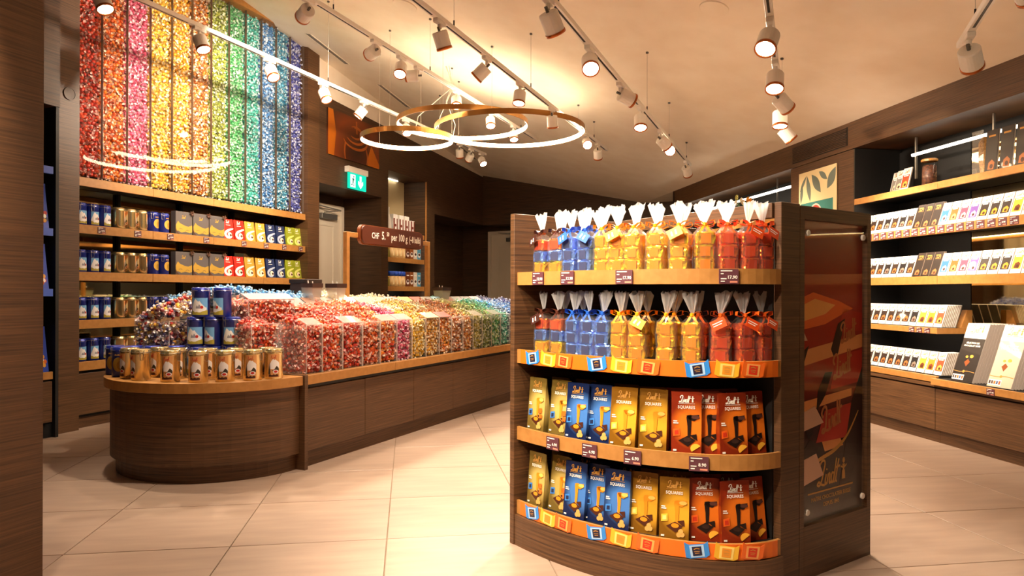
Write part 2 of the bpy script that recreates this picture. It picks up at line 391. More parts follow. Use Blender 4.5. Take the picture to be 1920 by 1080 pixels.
def track(a, bb, z, spots, wires, label, where):
    """a,bb: plan points; spots: [(fraction along, aim, power)]"""
    ax, ay = a; L = math.hypot(bb[0]-ax, bb[1]-ay); hd = math.degrees(math.atan2(bb[0]-ax, bb[1]-ay))
    F = T(ax, ay, z) @ RZ(math.radians(90-hd))
    r = thing('light_track', label, 'light track', F, 'lighting tracks')
    link('rail', MB().box(0, L, -.018, .018, -.03, 0).mesh('rail', WHITE, bevel=.002), r)
    xs = sorted([s[0]*L for s in spots]); xs = [0] + xs + [L]
    for u, v in zip(xs, xs[1:]):
        if v-u > .3: link('rail_slot', boxm('rail_slot', (u+.1, v-.1, -.006, .006, -.0308, -.0295), DARKM), r)
    for wx in wires:
        p = F @ Vector((wx*L, 0, 0)); h = zc(p) - z
        wo = link('suspension_wire', MB().tube([(wx*L,0,.03),(wx*L,0,h)], .0016, 5).mesh('wire', WIRE), r)
        link('wire_clip', MB().tube([(wx*L,0,0),(wx*L,0,.045)], .005, 6).mesh('clip', DARKM), wo)
        link('ceiling_cup', MB().lathe([(.012,h),(.012,h-.012),(.004,h-.016)], 10, M=T(wx*L,0,0)).mesh('cup', GREYM), wo)
    for i, (t, aim, pw) in enumerate(spots):
        spotlight(F, t*L, aim, '%s spotlight along the track %s' % (ORD[i], where), pw)
def fr(a, bb, y): return (y - a[1]) / (bb[1] - a[1])
A, Bp = (-2.75, 3.95), (-.38, 9.75)
f = lambda y: fr(A, Bp, y)
track(A, Bp, 3.04, [(f(4.35),(-1.6,3.9,.7),1), (f(5.07),(-1.35,4.6,.8),1), (f(5.75),(-.9,4.9,.75),1), (f(6.4),(-.75,5.6,.8),1), (f(7.01),(-2.6,6.9,1.5),1), (f(7.76),(-.7,6.6,.9),1),
    (f(9.0),(-.6,10.5,0),.6), (f(9.32),(-1.4,10.8,1.5),.6), (f(9.62),(.6,8.0,.5),.6)], (f(6.47), f(8.5), f(4.7)), 'white lighting track nearest the wall of rainbow sweets', 'nearest the sweets wall')
A, Bp = (-1.62, 4.0), (.3, 8.9)
f = lambda y: fr(A, Bp, y)
track(A, Bp, 3.07, [(f(4.64),(-2.7,6.4,2.6),2.0), (f(5.41),(-2.55,7.2,2.8),2.1), (f(5.77),(-1.0,4.3,.6),1), (f(6.04),(-2.9,6.2,2.9),1.9), (f(6.74),(-.4,5.4,.8),1), (f(7.52),(-.1,6.4,.9),1), (f(8.16),(.2,7.2,.8),1)],
    (f(6.24), f(4.9), f(8.4)), 'white lighting track over the sweets counter, second from the left', 'second from the left')
A, Bp = (-1.83, 1.0), (1.15, 8.45)
f = lambda y: fr(A, Bp, y)
track(A, Bp, 2.84, [(f(1.5),(.3,2.9,.8),1.2), (f(2.0),(-1.95,1.9,1.7),1.8), (f(2.6),(.2,3.0,.6),1.2), (f(3.5),(-1.6,4.2,.6),1.2), (f(4.41),(.35,5.3,0),1), (f(5.1),(-1.9,5.6,1.2),1), (f(5.73),(-.2,5.0,.2),1), (f(6.5),(.6,7.6,.2),1), (f(7.6),(.9,5.2,1.2),.8), (f(8.05),(1.3,9.6,.8),.8)],
    (f(5.97), f(7.9), f(4.6)), 'white lighting track above the aisle, third from the left', 'third from the left')
A, Bp = (-1.0, .6), (2.05, 8.0)
f = lambda y: fr(A, Bp, y)
track(A, Bp, 2.575, [(f(.9),(.55,2.7,.6),1.15), (f(1.6),(.75,2.5,.5),1.0), (f(2.3),(.3,2.9,.9),1.0), (f(3.45),(1.35,4.9,.2),1.0), (f(4.14),(.45,2.9,1.1),1.6), (f(4.86),(2.9,5.6,1.6),1.1), (f(5.48),(.85,4.4,0),1), (f(6.27),(2.6,7.0,1.4),1), (f(6.72),(.9,3.0,1.2),1.3), (f(7.7),(2.6,8.8,1.3),1)],
    (f(3.6), f(5.72), f(6.7), f(7.75)), 'white lighting track right of the ring lamps, fourth from the left', 'fourth from the left')
A, Bp = (1.0, 2.78), (2.13, 5.46)
f = lambda y: fr(A, Bp, y)
track(A, Bp, 2.45, [(f(3.4),(.6,2.6,.9),1.3), (f(4.02),(1.1,3.1,.3),1.0), (f(4.5),(3.0,5.2,1.4),1.1), (f(4.85),(1.7,4.4,0),.9), (f(5.36),(3.1,5.4,1.2),1.1)],
    (f(3.0), f(5.2)), 'short white lighting track seen end on, right of the smoke detector', 'seen end on right of the smoke detector')
A, Bp = (1.55, 1.8), (2.26, 3.5)
f = lambda y: fr(A, Bp, y)
track(A, Bp, 2.35, [(f(2.55),(3.2,3.3,1.3),1.0), (f(3.32),(3.1,4.3,1.3),1.1)], (f(3.2),), 'white lighting track at the far right, above the bar shelves', 'at the far right')
def ring(x, y, z, R, label):
    r = thing('ring_lamp', label, 'ring lamp', T(x, y, z), 'hanging ring lamps')
    n = 72; h = .05
    def band(r0, r1, z0, z1, m, nm):
        vs = []; 
        for i in range(n):
            a = 2*PI*i/n; c, s = math.cos(a), math.sin(a)
            vs += [(r0*c,r0*s,z0),(r1*c,r1*s,z0),(r1*c,r1*s,z1),(r0*c,r0*s,z1)]
        fs = []
        for i in range(n):
            j = (i+1) % n
            fs += [(4*i+k, 4*j+k, 4*j+(k+1)%4, 4*i+(k+1)%4)[::-1] for k in range(4)]
        me = bpy.data.meshes.new(nm); me.from_pydata(vs, [], fs); me.materials.append(m); me.polygons.foreach_set('use_smooth', [False]*len(fs)); return me
    link('bronze_band', band(R-.008, R, 0, h, BRONZE, 'bronze_band'), r)
    link('light_strip', band(R-.013, R-.008, .004, h-.004, LEDW, 'light_strip'), r)
    hc = zc((-.55, 6.9)) - z
    for a in (0.3, 2.4, 4.5):
        e = (R-.009)*math.cos(a), (R-.009)*math.sin(a)
        link('suspension_wire', MB().tube([(*e, h), (*e, zc((x+e[0], y+e[1]))-z)], .0014, 5).mesh('wire', WIRE), r)
        link('ceiling_cup', MB().lathe([(.012,0),(.012,-.012),(.004,-.016)], 10, M=T(*e, zc((x+e[0], y+e[1]))-z)).mesh('cup', GREYM), r)
    tx, ty = -.66-x, 7.35-y; ang = math.atan2(ty, tx); e = ((R-.009)*math.cos(ang), (R-.009)*math.sin(ang)); zt = zc((x+tx, y+ty))-z
    link('power_cable', MB().tube([(*e, h), (e[0]+.03, e[1], .2), (tx+.12*random.uniform(-1, 1), ty, .45), (tx+.02, ty, zt*.75), (tx+.06*random.uniform(-1, 1), ty, zt)], .004, 6).mesh('cable', WIRE), r)
ring(-1.10, 7.25, 2.66, .485, 'smallest and lowest of the three hanging ring lamps')
ring(-.52, 7.25, 2.82, .685, 'middle sized ring lamp, highest of the three hanging rings')
ring(-.03, 7.25, 2.755, .785, 'largest of the three hanging ring lamps, on the right')
# ---------------------------------------------------------------- wrapped sweets
def sweet_base(r=.0138):
    vs = []; fs = []; ms = []
    rings = [(-.72, .69), (0, 1.0), (.72, .69)]
    vs.append((-r, 0, 0))
    for x, q in rings: vs += [(x*r, q*r*math.cos(2*PI*j/6), q*r*math.sin(2*PI*j/6)) for j in range(6)]
    vs.append((r, 0, 0))
    for j in range(6):
        k = (j+1) % 6; fs += [(0, 1+k, 1+j), (19, 13+j, 13+k)]
        for q in (0, 6): fs += [(1+q+j, 1+q+k, 7+q+k), (1+q+j, 7+q+k, 7+q+j)]
    ms += [0]*len(fs)
    for sg in (-1, 1):
        o = len(vs); vs.append((sg*r*.92, 0, 0))
        for j in range(5):
            a = 2*PI*j/5; rr = r*(.95 if j % 2 else .6); vs.append((sg*r*(1.95 + .2*(j % 3)), rr*math.cos(a), rr*math.sin(a)))
        for j in range(5): fs.append((o, o+1+j, o+1+(j+1) % 5)); ms.append(1)
    return np.array(vs), np.array(fs), np.array(ms)
SB_V, SB_F, SB_M = sweet_base()
def rots(n):
    q = RNG.normal(size=(n, 4)); q /= np.linalg.norm(q, axis=1)[:, None]; a, b, c, d = q.T
    return np.stack([np.stack([1-2*(c*c+d*d), 2*(b*c-a*d), 2*(b*d+a*c)], 1), np.stack([2*(b*c+a*d), 1-2*(b*b+d*d), 2*(c*d-a*b)], 1), np.stack([2*(b*d-a*c), 2*(c*d+a*b), 1-2*(b*b+c*c)], 1)], 1)
def sweets_mesh(pts, mats, name='sweets', big=1.0):
    pts = np.asarray(pts); n = len(pts); R = rots(n); sc = RNG.uniform(.9, 1.12, n)*big
    V = np.einsum('nij,vj->nvi', R, SB_V)*sc[:, None, None] + pts[:, None, :]
    nv = len(SB_V); F = (SB_F[None] + (np.arange(n)*nv)[:, None, None]).reshape(-1, 3)
    me = bpy.data.meshes.new(name); me.vertices.add(n*nv); me.vertices.foreach_set('co', V.astype(np.float32).ravel())
    nf = len(F); me.loops.add(nf*3); me.polygons.add(nf)
    me.loops.foreach_set('vertex_index', F.astype(np.int32).ravel())
    me.polygons.foreach_set('loop_start', np.arange(0, nf*3, 3, dtype=np.int32)); me.polygons.foreach_set('loop_total', np.full(nf, 3, np.int32))
    for m in mats: me.materials.append(m)
    k = len(mats)//2
    mi = SB_M[None, :] + 2*RNG.integers(0, k, n)[:, None]
    me.polygons.foreach_set('material_index', mi.astype(np.int32).ravel())
    me.update(calc_edges=True); me.validate(); return me
def sweetmats(c, film=None):
    def mixw(h, f): return ''.join('%02x' % int(int(h[i:i+2], 16)*(1-f) + 250*f) for i in (0, 2, 4))
    return [mat('foil_'+c, c, .28, .25, .6, coat=.3), mat('film_'+c, film or mixw(c, .68), .35, 0, .6)]
def face_pts(x0, x1, z0, z1, y, layers=2, g=.0265):
    P = []
    for l in range(layers):
        nx = max(1, int((x1-x0)/g)); nz = max(1, int((z1-z0)/(g*.92)))
        for j in range(nz):
            for i in range(nx):
                P.append((x0 + (i+.5+.5*((j+l) % 2)*.8)*(x1-x0)/nx + RNG.normal(0, .0045), y + l*.021 + RNG.uniform(0, .009), z0 + (j+.5)*(z1-z0)/nz + RNG.normal(0, .0045)))
    P = np.array(P); P[:, 0] = np.clip(P[:, 0], x0+.008, x1-.008); return P
def heap_pts(x0, x1, y0, y1, zf, layers=2, g=.027):
    P = []
    for l in range(layers):
        nx = max(1, int((x1-x0)/g)); ny = max(1, int((y1-y0)/g))
        for j in range(ny):
            for i in range(nx):
                x = x0 + (i+.5+.4*((j+l) % 2))*(x1-x0)/nx + RNG.normal(0, .005); y = y0 + (j+.5)*(y1-y0)/ny + RNG.normal(0, .005)
                x = min(max(x, x0+.008), x1-.008)
                P.append((x, y, zf(x, y) - l*.02 + RNG.normal(0, .006)))
    return np.array(P)
RB = [('red', ['c8331c', 'd64a22', 'b8281a']), ('orange', ['d9661c', 'e07a24', 'c4501a']), ('pink', ['d2567a', 'dd6f8c']), ('yellow', ['dfae32', 'e8bd4c']), ('golden', ['d99a2a', 'e3ab3c']), ('bronze brown', ['b9712a', 'a8602a', 'd08a3a']),
      ('olive green', ['93a03c', 'a9b24e', '7f8a34']), ('green', ['4fa868', '6cb87c']), ('turquoise', ['3fa89a', '59b9ae']), ('sky blue', ['4a86c4', '6a9ed2']), ('teal blue', ['3f8fb0', '5aa5c4', '2f7a9e']), ('violet blue', ['4a4fa0', '6068b4', '3b428e'])]
def mlist(cs):
    r = []
    for c in cs: r += sweetmats(c)
    return r
CW = 2.79/12
for i, (nm, cs) in enumerate(RB):
    P = face_pts(i*CW+.006, (i+1)*CW-.006, 2.01, 3.98, .074, 2, .034)
    o = link('wrapped_sweets', sweets_mesh(P, mlist(cs), big=1.3), None, LF)
    tag(o, '%s wrapped sweets filling the %s column of the tall sweets wall' % (nm, ORD[i]), 'sweets', 'columns of the sweets wall', 'stuff')
# acrylic front of the sweets wall
wd = thing('sweets_wall_display', 'tall clear fronted display wall holding twelve columns of rainbow sweets', 'display', LF)
link('back_panel', boxm('back_panel', (0, 2.79, .16, .18, 1.98, 4.05), BLACK), wd)
for k in range(4):
    link('front_pane', boxm('front_pane', (k*.6975+.002, (k+1)*.6975-.002, .012, .018, 2.0, 3.99), ACRYL), wd)
for k in range(13):
    link('divider', boxm('divider', (max(0, k*CW-.0014), min(2.79, k*CW+.0014), .02, .045, 2.0, 3.99), mat('divider_dark', '6a5848', .3)), wd)
for k in range(4):
    link('gold_top_trim', boxm('gold_top_trim', (k*.6975+.001, (k+1)*.6975-.001, -.02, .13, 3.99, 4.05), GOLD, .002), wd)

# ---------------------------------------------------------------- price tags
def tag_parts(price='8.90'):
    card = MB().box(-.034, .034, -.0035, 0, -.026, .026).mesh('price_tag', TAGM)
    ln = MB()
    for x0, x1, z in ((-.028, .012, .018), (-.028, -.018, .008), (-.028, -.008, -.010), (-.028, -.014, -.019)): ln.flat([(x0, z), (x1, z), (x1, z+.0035), (x0, z+.0035)], -.0042)
    a = ln.mesh('tag_lines', TXTW)
    bch = MB().flat([(.004,-.022),(.03,-.022),(.03,-.016),(.004,-.016)], -.0042).mesh('tag_band', mat('tag_salmon', 'd98a70', .5))
    return card, a, bch, text(price, .016, TXTW, bold=.0003)
TAGS = {p: tag_parts(p) for p in ('12.90', '17.90', '8.90', '6.90')}
def price_tag(parent, M, price='8.90'):
    c, a, bch, t = TAGS[price]
    o = link('price_tag', c, parent, M)
    link('tag_lines', a, o); link('tag_band', bch, o); link('tag_price', t, o, T(.012, -.0042, -.008))

# ---------------------------------------------------------------- left wall shelving
ls = thing('wall_shelves', 'dark shelving with ochre front edges under the sweets wall', 'shelves', LF)
SHZ = [1.982, 1.61, 1.237, .857, .528]
for zi, z in enumerate(SHZ):
    bo = link('shelf_board', boxm('shelf_board', (0, 2.79, .02, .42, z-.03, z-.004), BLACK), ls)
    for k in range(4):
        link('shelf_edge', boxm('shelf_edge', (k*.6975+.0015, (k+1)*.6975-.0015, -.004, .02, z-.07, z), GOLD, .0015), bo)
for k in range(5):
    x = min(2.765, max(.02, k*.6975)); link('upright', boxm('upright', (x-.012, x+.012, .40, .43, .53, 1.95), DARKM), ls)
link('mirror_back', boxm('mirror_back', (0, 2.79, .435, .45, .5, 1.95), MIRROR), ls)
for x, p in ((.20, '8.90'), (.54, '8.90'), (.88, '12.90'), (1.30, '12.90'), (1.80, '8.90'), (2.13, '8.90'), (2.42, '8.90'), (2.70, '8.90')): price_tag(ls, LF.inverted() @ LF @ T(x, -.005, SHZ[1]-.036), p)
for k in range(4):
    spawn('base_cabinet', [('body', boxm('body', (k*.6975+.002, (k+1)*.6975-.002, .03, .42, .09, .45), BLACK)), ('door_panel', boxm('door_panel', (k*.6975+.012, (k+1)*.6975-.012, .006, .028, .11, .435), WOOD, .002)), ('plinth', boxm('plinth', (k*.6975+.002, (k+1)*.6975-.002, .05, .40, 0, .088), WOOD))],
          '%s wooden base cabinet from the left pillar, below the tin shelves' % ORD[k], 'cabinet', LF, 'base cabinets under the tin shelves')

# --- tins
BLUE = mat('tin_blue', '1f2f8e', .3, .35, coat=.4); TGOLD = mat('tin_gold', 'd6bd88', .2, .85); LBL = mat('tin_label_tan', 'd2955a', .5)
SNOW = mat('print_snow', 'e9e4e4', .5); ROCK = mat('print_rock', '8d8a94', .5); SKY = mat('print_sky', '6fa6d8', .5); MEAD = mat('print_meadow', 'a99a3a', .5); MOON = mat('print_moon', 'd6ab4a', .35, .4); PINE = mat('print_pine', '3a2f22', .5)
def tin_body(r, h, m, lid):
    return MB().lathe([(r-.002,0),(r,.003),(r,h-.03),(r+.0015,h-.028),(r+.0015,h-.024),(r,h-.022)], 26).mesh('tin_body', m, True), \
           MB().lathe([(r,h-.022),(r+.002,h-.02),(r+.002,h-.016),(r,h-.014),(r,h-.006),(r-.004,h-.001),(r-.008,h)], 26).mesh('lid', lid, True), \
           MB().tube([((r+.003)*math.sin(a), -(r+.003)*math.cos(a), h-.018) for a in np.linspace(.2, 2*PI-.2, 24)], .0014, 5).mesh('lid_wire', STEEL)
def clasp(r, h, ang):
    b = MB(); pts = []
    for u, v in ((-.007,-.01),(-.009,-.03),(-.006,-.052),(.006,-.052),(.009,-.03),(.007,-.01),(.012,.006),(0,.012),(-.012,.006),(-.007,-.01)):
        a = ang + u/r; pts.append(((r+.005)*math.sin(a), -(r+.005)*math.cos(a), h-.01+v))
    return b.tube(pts, .0016, 5).mesh('clasp', STEEL)
def mount(r, z0, z1, prof, a0, a1, m):
    n = len(prof); return MB().curved([(a0+(a1-a0)*i/(n-1), z0, z0+(z1-z0)*p) for i, p in enumerate(prof)], r, 0).mesh('print', m)
def const(r, z0, z1, a0, a1, m, n=10): return mount(r, z0, z1, [1]*n, a0, a1, m)
def oval(r, ca, cz, ra, rz, m, n=12):
    return MB().curved([(ca+ra*math.cos(PI-PI*i/n), cz-rz*math.sin(PI*i/n), cz+rz*math.sin(PI*i/n)) for i in range(n+1)], r).mesh('print', m)
R1, H1 = .052, .178
bd, ld_, lw = tin_body(R1, H1, BLUE, BLUE)
MT = [('tin_body', bd), ('lid', ld_, None, [('lid_wire', lw)]), ('clasp', clasp(R1, H1, -.75)),
      ('picture', const(R1+.0005, .012, .115, -.95, .95, SKY), None, [('mountain_print', mount(R1+.0009, .02, .11, [.35,.6,.85,1,.9,.8,.86,.7,.6,.5,.42,.4], -.95, .8, SNOW)), ('meadow_print', mount(R1+.0013, .012, .042, [.9,.8,.5,.6,.5,.5,.7,.8,.9,1], -.95, .95, MEAD)), ('blossom_print', oval(R1+.0017, .25, .058, .16, .009, TXTR)), ('rock_print', mount(R1+.0014, .05, .085, [.2,.6,.3,.8,.5,.1], -.4, .2, ROCK))])]
bd, ld_, lw = tin_body(R1, H1, TGOLD, TGOLD)
tx_red = mat('tin_red', 'b2371f', .5)
def red_words(r):
    b = MB(); n = 14
    for st in [[(-.5,.0),(-.42,.5),(-.32,.9),(-.36,.4),(-.3,.1)], [(-.2,.4),(-.22,.05),(-.1,.1)], [(-.05,.05),(0,.45),(.08,.1)], [(.14,.4),(.1,.1),(.2,.08),(.3,.9)], [(.4,.9),(.36,.1),(.46,.1)]]:
        p = smooth(st, 4)
        b.tube([((r)*math.sin(u*.62), -(r)*math.cos(u*.62), .122+.022*v) for u, v in p], .0011, 4)
    return b.mesh('red_lettering', tx_red)
GT = [('tin_body', bd), ('lid', ld_, None, [('lid_wire', lw)]), ('clasp', clasp(R1, H1, 1.25)),
      ('label_print', const(R1+.0005, .012, .148, -.62, .62, LBL), None, [('mountain_print', mount(R1+.0009, .06, .118, [.45,.6,.8,.95,1,.9,.97,.88,.8,.74,.6], -.48, .6, SNOW)), ('shadow_print', mount(R1+.0011, .05, .078, [.2,.1,.3,.7,1,.8,.5], -.2, .55, PINE)), ('pine_print', mount(R1+.0012, .03, .12, [.1,.7,.3,1,.2], -.6, -.36, PINE)), ('badge_print', oval(R1+.0014, .2, .045, .3, .011, SNOW), None), ('badge_centre_print', oval(R1+.0017, .2, .045, .2, .007, TXTR)), ('village_print', mount(R1+.001, .016, .03, [.8,1,.6,1,.7,1,.8], -.55, .5, CHOC)), ('lettering', red_words(R1+.0012))])]
bd, ld_, lw = tin_body(R1, H1, BLUE, BLUE)
OT = [('tin_body', bd), ('lid', ld_, None, [('lid_wire', lw)]), ('clasp', clasp(R1, H1, -.8)), ('moon_print', oval(R1+.0005, .15, .075, .72, .042, MOON), None, [('moon_shade_print', oval(R1+.0009, .3, .07, .35, .026, mat('print_moon_dark', 'b58a34', .4, .4)))]), ('lettering', mount(R1+.0006, .128, .137, [.6,1,.5,1,.7,1,.6], -.3, .5, TXTG))]
def turn(parts, a):   # same meshes, turned about the axis
    return [(p[0], p[1], RZ(a)) + tuple(p[3:4]) for p in parts]
# --- grey gift boxes with ribbon
GB_W, GB_H = .192, .215
bw = MB()
for a in (0, .8, 2.2, 3.1, 4.2, 5.2): bw.tube([(0,0,0), (.014*math.cos(a), -.008, .014*math.sin(a)), (.03*math.cos(a+.4), -.006, .03*math.sin(a+.4))], [.003,.006,.003], 6)
BOWB = mat('ribbon_brown', '5b3a28', .35)
box_mount = MB().flat([(-.094,.085),(-.07,.125),(-.05,.105),(-.02,.095),(.01,.085),(.05,.08),(.094,.095),(.094,.03),(.06,.02),(.02,.032),(-.03,.02),(-.07,.035),(-.094,.03)], -.0009).mesh('mountain_print', MOON)
box_lines = MB()
for z, x0, x1 in ((.018,.0,.07), (.05,-.06,-.02), (.042,.02,.06)): box_lines.ribbon([(x0,z),((x0+x1)/2,z+.006),(x1,z)], .004, -.0015)
GBX = [('carton', boxm('carton', (-GB_W/2, GB_W/2, 0, .06, 0, GB_H), mat('carton_slate', '5c5452', .45), .002)), ('mountain_print', box_mount, None, [('ridge_lines', box_lines.mesh('ridge_lines', mat('print_ridge', '6a5a44', .5)))]), ('lettering', script_logo(.06, MOON, False, False, .09), T(0, -.0009, .15)),
       ('ribbon_bow', bw.mesh('ribbon_bow', BOWB, True), T(.085, -.004, .205)), ('ribbon_end', MB().ribbon([(-.1,.05),(-.085,.02),(-.06,.004)], .012, -.004).mesh('ribbon_end', BOWB))]
# --- sweets pouches
def small_pouch(c, sw):
    w_, d_, h_ = .142, .06, .205
    body = pouch_mesh(w_, d_, h_, mat('pouch_'+c, c, .35, .2, coat=.3))
    def P(poly, off): return [(x, z) for x, z in poly]
    tilt = RX(-math.atan2(d_/2, h_)); M0 = T(0, -d_/2-.0012, 0) @ tilt
    swirl = MB().ribbon([(.068,.115),(.03,.105),(-.03,.08),(-.05,.05),(-.03,.025),(.01,.02),(.04,.035)], .03, 0, taper=True).mesh('swirl_print', sw)
    ball = MB().flat(disc(.01,.05,.028,.026)).flat(disc(.02,.045,.014,.012), -.0008, 1).mesh('truffle_print', [mat('print_cream', 'f1dcc0', .5), CHOC])
    lt = script_logo(.06, TXTW, False, False, .1); l2 = MB().flat([(-.03,.145),(.03,.145),(.03,.15),(-.03,.15)]).mesh('line_print', TXTW)
    return [('pouch', body), ('swirl_print', swirl, M0), ('truffle_print', ball, M0 @ T(0,-.0006,0)), ('lettering', lt, M0 @ T(0,0,.165)), ('line_print', l2, M0)]
def pouch_mesh(w_, d_, h_, m, wr=.004, seed=1):
    rg = random.Random(seed); b = MB(); n = 9; prof = [0, .02, .3, .6, .85, .93, 1.0]; vs = []
    for t in prof:
        dd = max(.003, d_*(1-t)) if t < .93 else .004; ww = w_*(1.0 if t > .9 else .985)
        ring = []
        for j in range(n): ring.append((-ww/2+ww*j/(n-1), -d_/2*(1-min(t, .97)) - (0 if t > .9 else .0), t*h_ + (rg.uniform(-wr, wr) if t == 1.0 else 0)))
        for j in range(n): ring.append((ww/2-ww*j/(n-1), dd/2 if t > .9 else d_/2*(1-t)+rg.uniform(-wr, wr)*.5, t*h_ + (rg.uniform(-wr, wr)*.3 if t == 1.0 else 0)))
        vs += ring
    k = 2*n; fs = [(i*k+j, i*k+(j+1) % k, (i+1)*k+(j+1) % k, (i+1)*k+j) for i in range(len(prof)-1) for j in range(k)]
    fs += [tuple(reversed(range(k))), tuple(range((len(prof)-1)*k, len(prof)*k))]
    return b.add(vs, fs).mesh('pouch', m)
SPOU = [('red', small_pouch('c8281a', TXTW)), ('golden orange', small_pouch('d99a3a', mat('print_pale', 'f4e2c4', .5))), ('dark blue', small_pouch('26345e', mat('print_steel', 'aab4c8', .4))), ('lime green', small_pouch('a3ad2a', mat('print_lime', 'dfe27a', .5)))]
SHN = ['top tin shelf', 'middle tin shelf', 'third tin shelf', 'lowest tin shelf']
for si, z in enumerate(SHZ[1:]):
    sh = SHN[si]; y = .085
    for i, x in enumerate((.075, .183, .29)):
        if si == 3 and i > 2: continue
        spawn('mountain_tin', turn(MT, .15+.1*i), '%s blue mountain picture tin from the left on the %s of the wall' % (ORD[i], sh), 'tin', LF @ T(x, y, z), 'blue mountain tins on the wall')
    for i, x in enumerate((.425, .535, .645)):
        spawn('gold_tin', turn(GT, .9), '%s gold tin from the left on the %s of the wall' % (ORD[i], sh), 'tin', LF @ T(x, y, z), 'gold tins on the wall')
    if si < 3:
        for i, x in enumerate((.765, .878)):
            spawn('moon_tin', turn(OT, .1), '%s blue tin with gold disc on the %s of the wall' % (('left', 'right')[i], sh), 'tin', LF @ T(x, y, z), 'blue tins with gold discs')
    if si < 2:
        for i, x in enumerate((1.082, 1.286, 1.488)):
            spawn('gift_box', GBX, '%s grey gift box with gold mountains on the %s of the wall' % (('left', 'middle', 'right')[i], sh), 'gift box', LF @ T(x, .045, z), 'grey gift boxes')
        for i, x in enumerate((1.66, 1.81, 1.965, 2.125, 2.285, 2.445, 2.605, 2.735)):
            nm, ps = SPOU[i//2]
            spawn('sweets_pouch', ps, '%s %s sweets pouch on the %s of the wall' % (('left', 'right')[i % 2], nm, sh), 'pouch', LF @ T(x, .08, z) @ SC(.98, 1, 1), 'sweets pouches on the wall')
# shelves left of the pillar, mostly hidden by the near wall
LB = LF @ T(-.065, -.15, 0)
lb = thing('corner_shelves', 'dark shelves with blue edges left of the narrow pillar', 'shelves', LB)
SH2 = [2.0, 1.545, 1.10, .49]
for z in SH2:
    bo = link('shelf_board', boxm('shelf_board', (-1.6, -.215, .05, .45, z-.03, z-.004), BLACK), lb)
    link('shelf_edge', boxm('shelf_edge', (-1.6, -.215, .03, .05, z-.055, z), GOLD if z < .6 else mat('edge_blue', '4a6ad0', .4), .0015), bo)
link('side_panel', boxm('side_panel', (-.19, -.166, .04, .49, 0, 2.45), BLACK), lb)
link('head_panel', boxm('head_panel', (-1.6, -.166, .03, .49, 2.45, 4.5), WOODV), lb)
link('door_panel', boxm('door_panel', (-1.2, -.22, .03, .06, .12, .42), WOOD, .002), lb); link('plinth', boxm('plinth', (-1.6, -.19, .08, .45, 0, .1), BLACK), lb)
bagp = pouch_mesh(.2, .1, .33, mat('bag_blue', '2748b4', .35, .1, coat=.3))
cols = ['c8281a', 'e0a030', 'f0ece0', '1d2a60', 'd9661c']
for z, nm in zip(SH2[1:], ('upper', 'middle', 'lower')):
    b = MB()
    for i in range(14): b.flat(disc(RNG.uniform(-.08,.08), RNG.uniform(.03,.13), .016, n=8), -.0005*i, i % 5)
    pr = b.mesh('sweets_print', [mat('pr_'+c, c, .4) for c in cols]); Mt = T(0, -.0512, 0) @ RX(-math.atan2(.05, .33))
    spawn('sweets_bag', [('bag', bagp), ('sweets_print', pr, Mt)], 'blue sweets bag on the %s shelf left of the narrow pillar' % nm, 'bag', LB @ T(-.30, .115, z) @ SC(.8, 1, 1), 'blue bags left of the pillar')

# ---------------------------------------------------------------- left wall: picture, exit sign, niche
px = printgrad('picture_print', [(0, '2a1208'), (.25, '54220a'), (.5, '7a340c'), (.75, '36170a'), (1, '1c0e08')], radial=((-.62, 0, -.18), (1.0, .01, 1.3)))
pic = thing('wall_picture', 'large dark amber picture of swirling melted chocolate above the exit sign', 'picture', LF @ T(3.19, -.002, 2.76))
link('panel', boxm('panel', (0, 1.15, -.02, 0, 0, .56), px), pic)
b = MB(); b.flat([(0,.0),(.12,.0),(.16,.3),(.10,.56),(0,.56)], -.0215)
link('glow_print', b.mesh('glow_print', mat('pic_amber', 'b5600f', .4)), pic)
link('glow_print', MB().flat([(.86,0),(1.15,0),(1.15,.05),(.95,.28),(.88,.12)], -.0215).mesh('glow_print', mat('pic_amber', 'b5600f', .4)), pic)
b = MB()
for k, (rx, rz, z) in enumerate(((.27,.12,.28),(.21,.10,.33),(.15,.075,.37))): b.ribbon([(.58+rx*math.cos(a), z+rz*math.sin(a)) for a in np.linspace(-2.9+k*.3, 1.2+k*.5, 12)], .035, -.022-.0005*k, taper=True)
b.ribbon([(.60,.52),(.605,.42),(.61,.36)], .03, -.024); b.ribbon([(.36,.22),(.34,.1),(.36,0)], .03, -.022); b.ribbon([(.82,.22),(.86,.1),(.84,0)], .03, -.022, taper=True)
link('swirl_print', b.mesh('swirl_print', mat('pic_brown', 'a5561c', .3)), pic)
ex = thing('exit_sign', 'green lit emergency exit sign with running figure and down arrow', 'sign', LF @ T(3.56, -.02, 2.40))
link('housing', boxm('housing', (0, .44, -.05, .02, .20, .275), WHITE, .004), ex)
pn = link('lit_panel', boxm('lit_panel', (.02, .42, -.03, -.012, 0, .2), emis('exit_green', '12a98a', 1.3)), ex)
ew = emis('exit_white', 'eafff6', 1.6)
b = MB(); b.flat([(.06,.02),(.17,.02),(.17,.18),(.06,.18)], -.0308)
link('doorway_mark', b.mesh('doorway_mark', ew), pn)
b = MB(); b.flat(disc(.135,.155,.013,n=8), -.0316); b.ribbon([(.13,.135),(.115,.09)], .026, -.0316, n=2); b.ribbon([(.115,.09),(.14,.065),(.125,.03)], .014, -.0316, n=2); b.ribbon([(.115,.09),(.10,.055),(.07,.05)], .014, -.0316, n=2); b.ribbon([(.09,.12),(.125,.125),(.15,.105)], .011, -.0316, n=2)
link('running_figure', b.mesh('running_figure', mat('exit_green_print', '0d7a5e', .5)), pn)
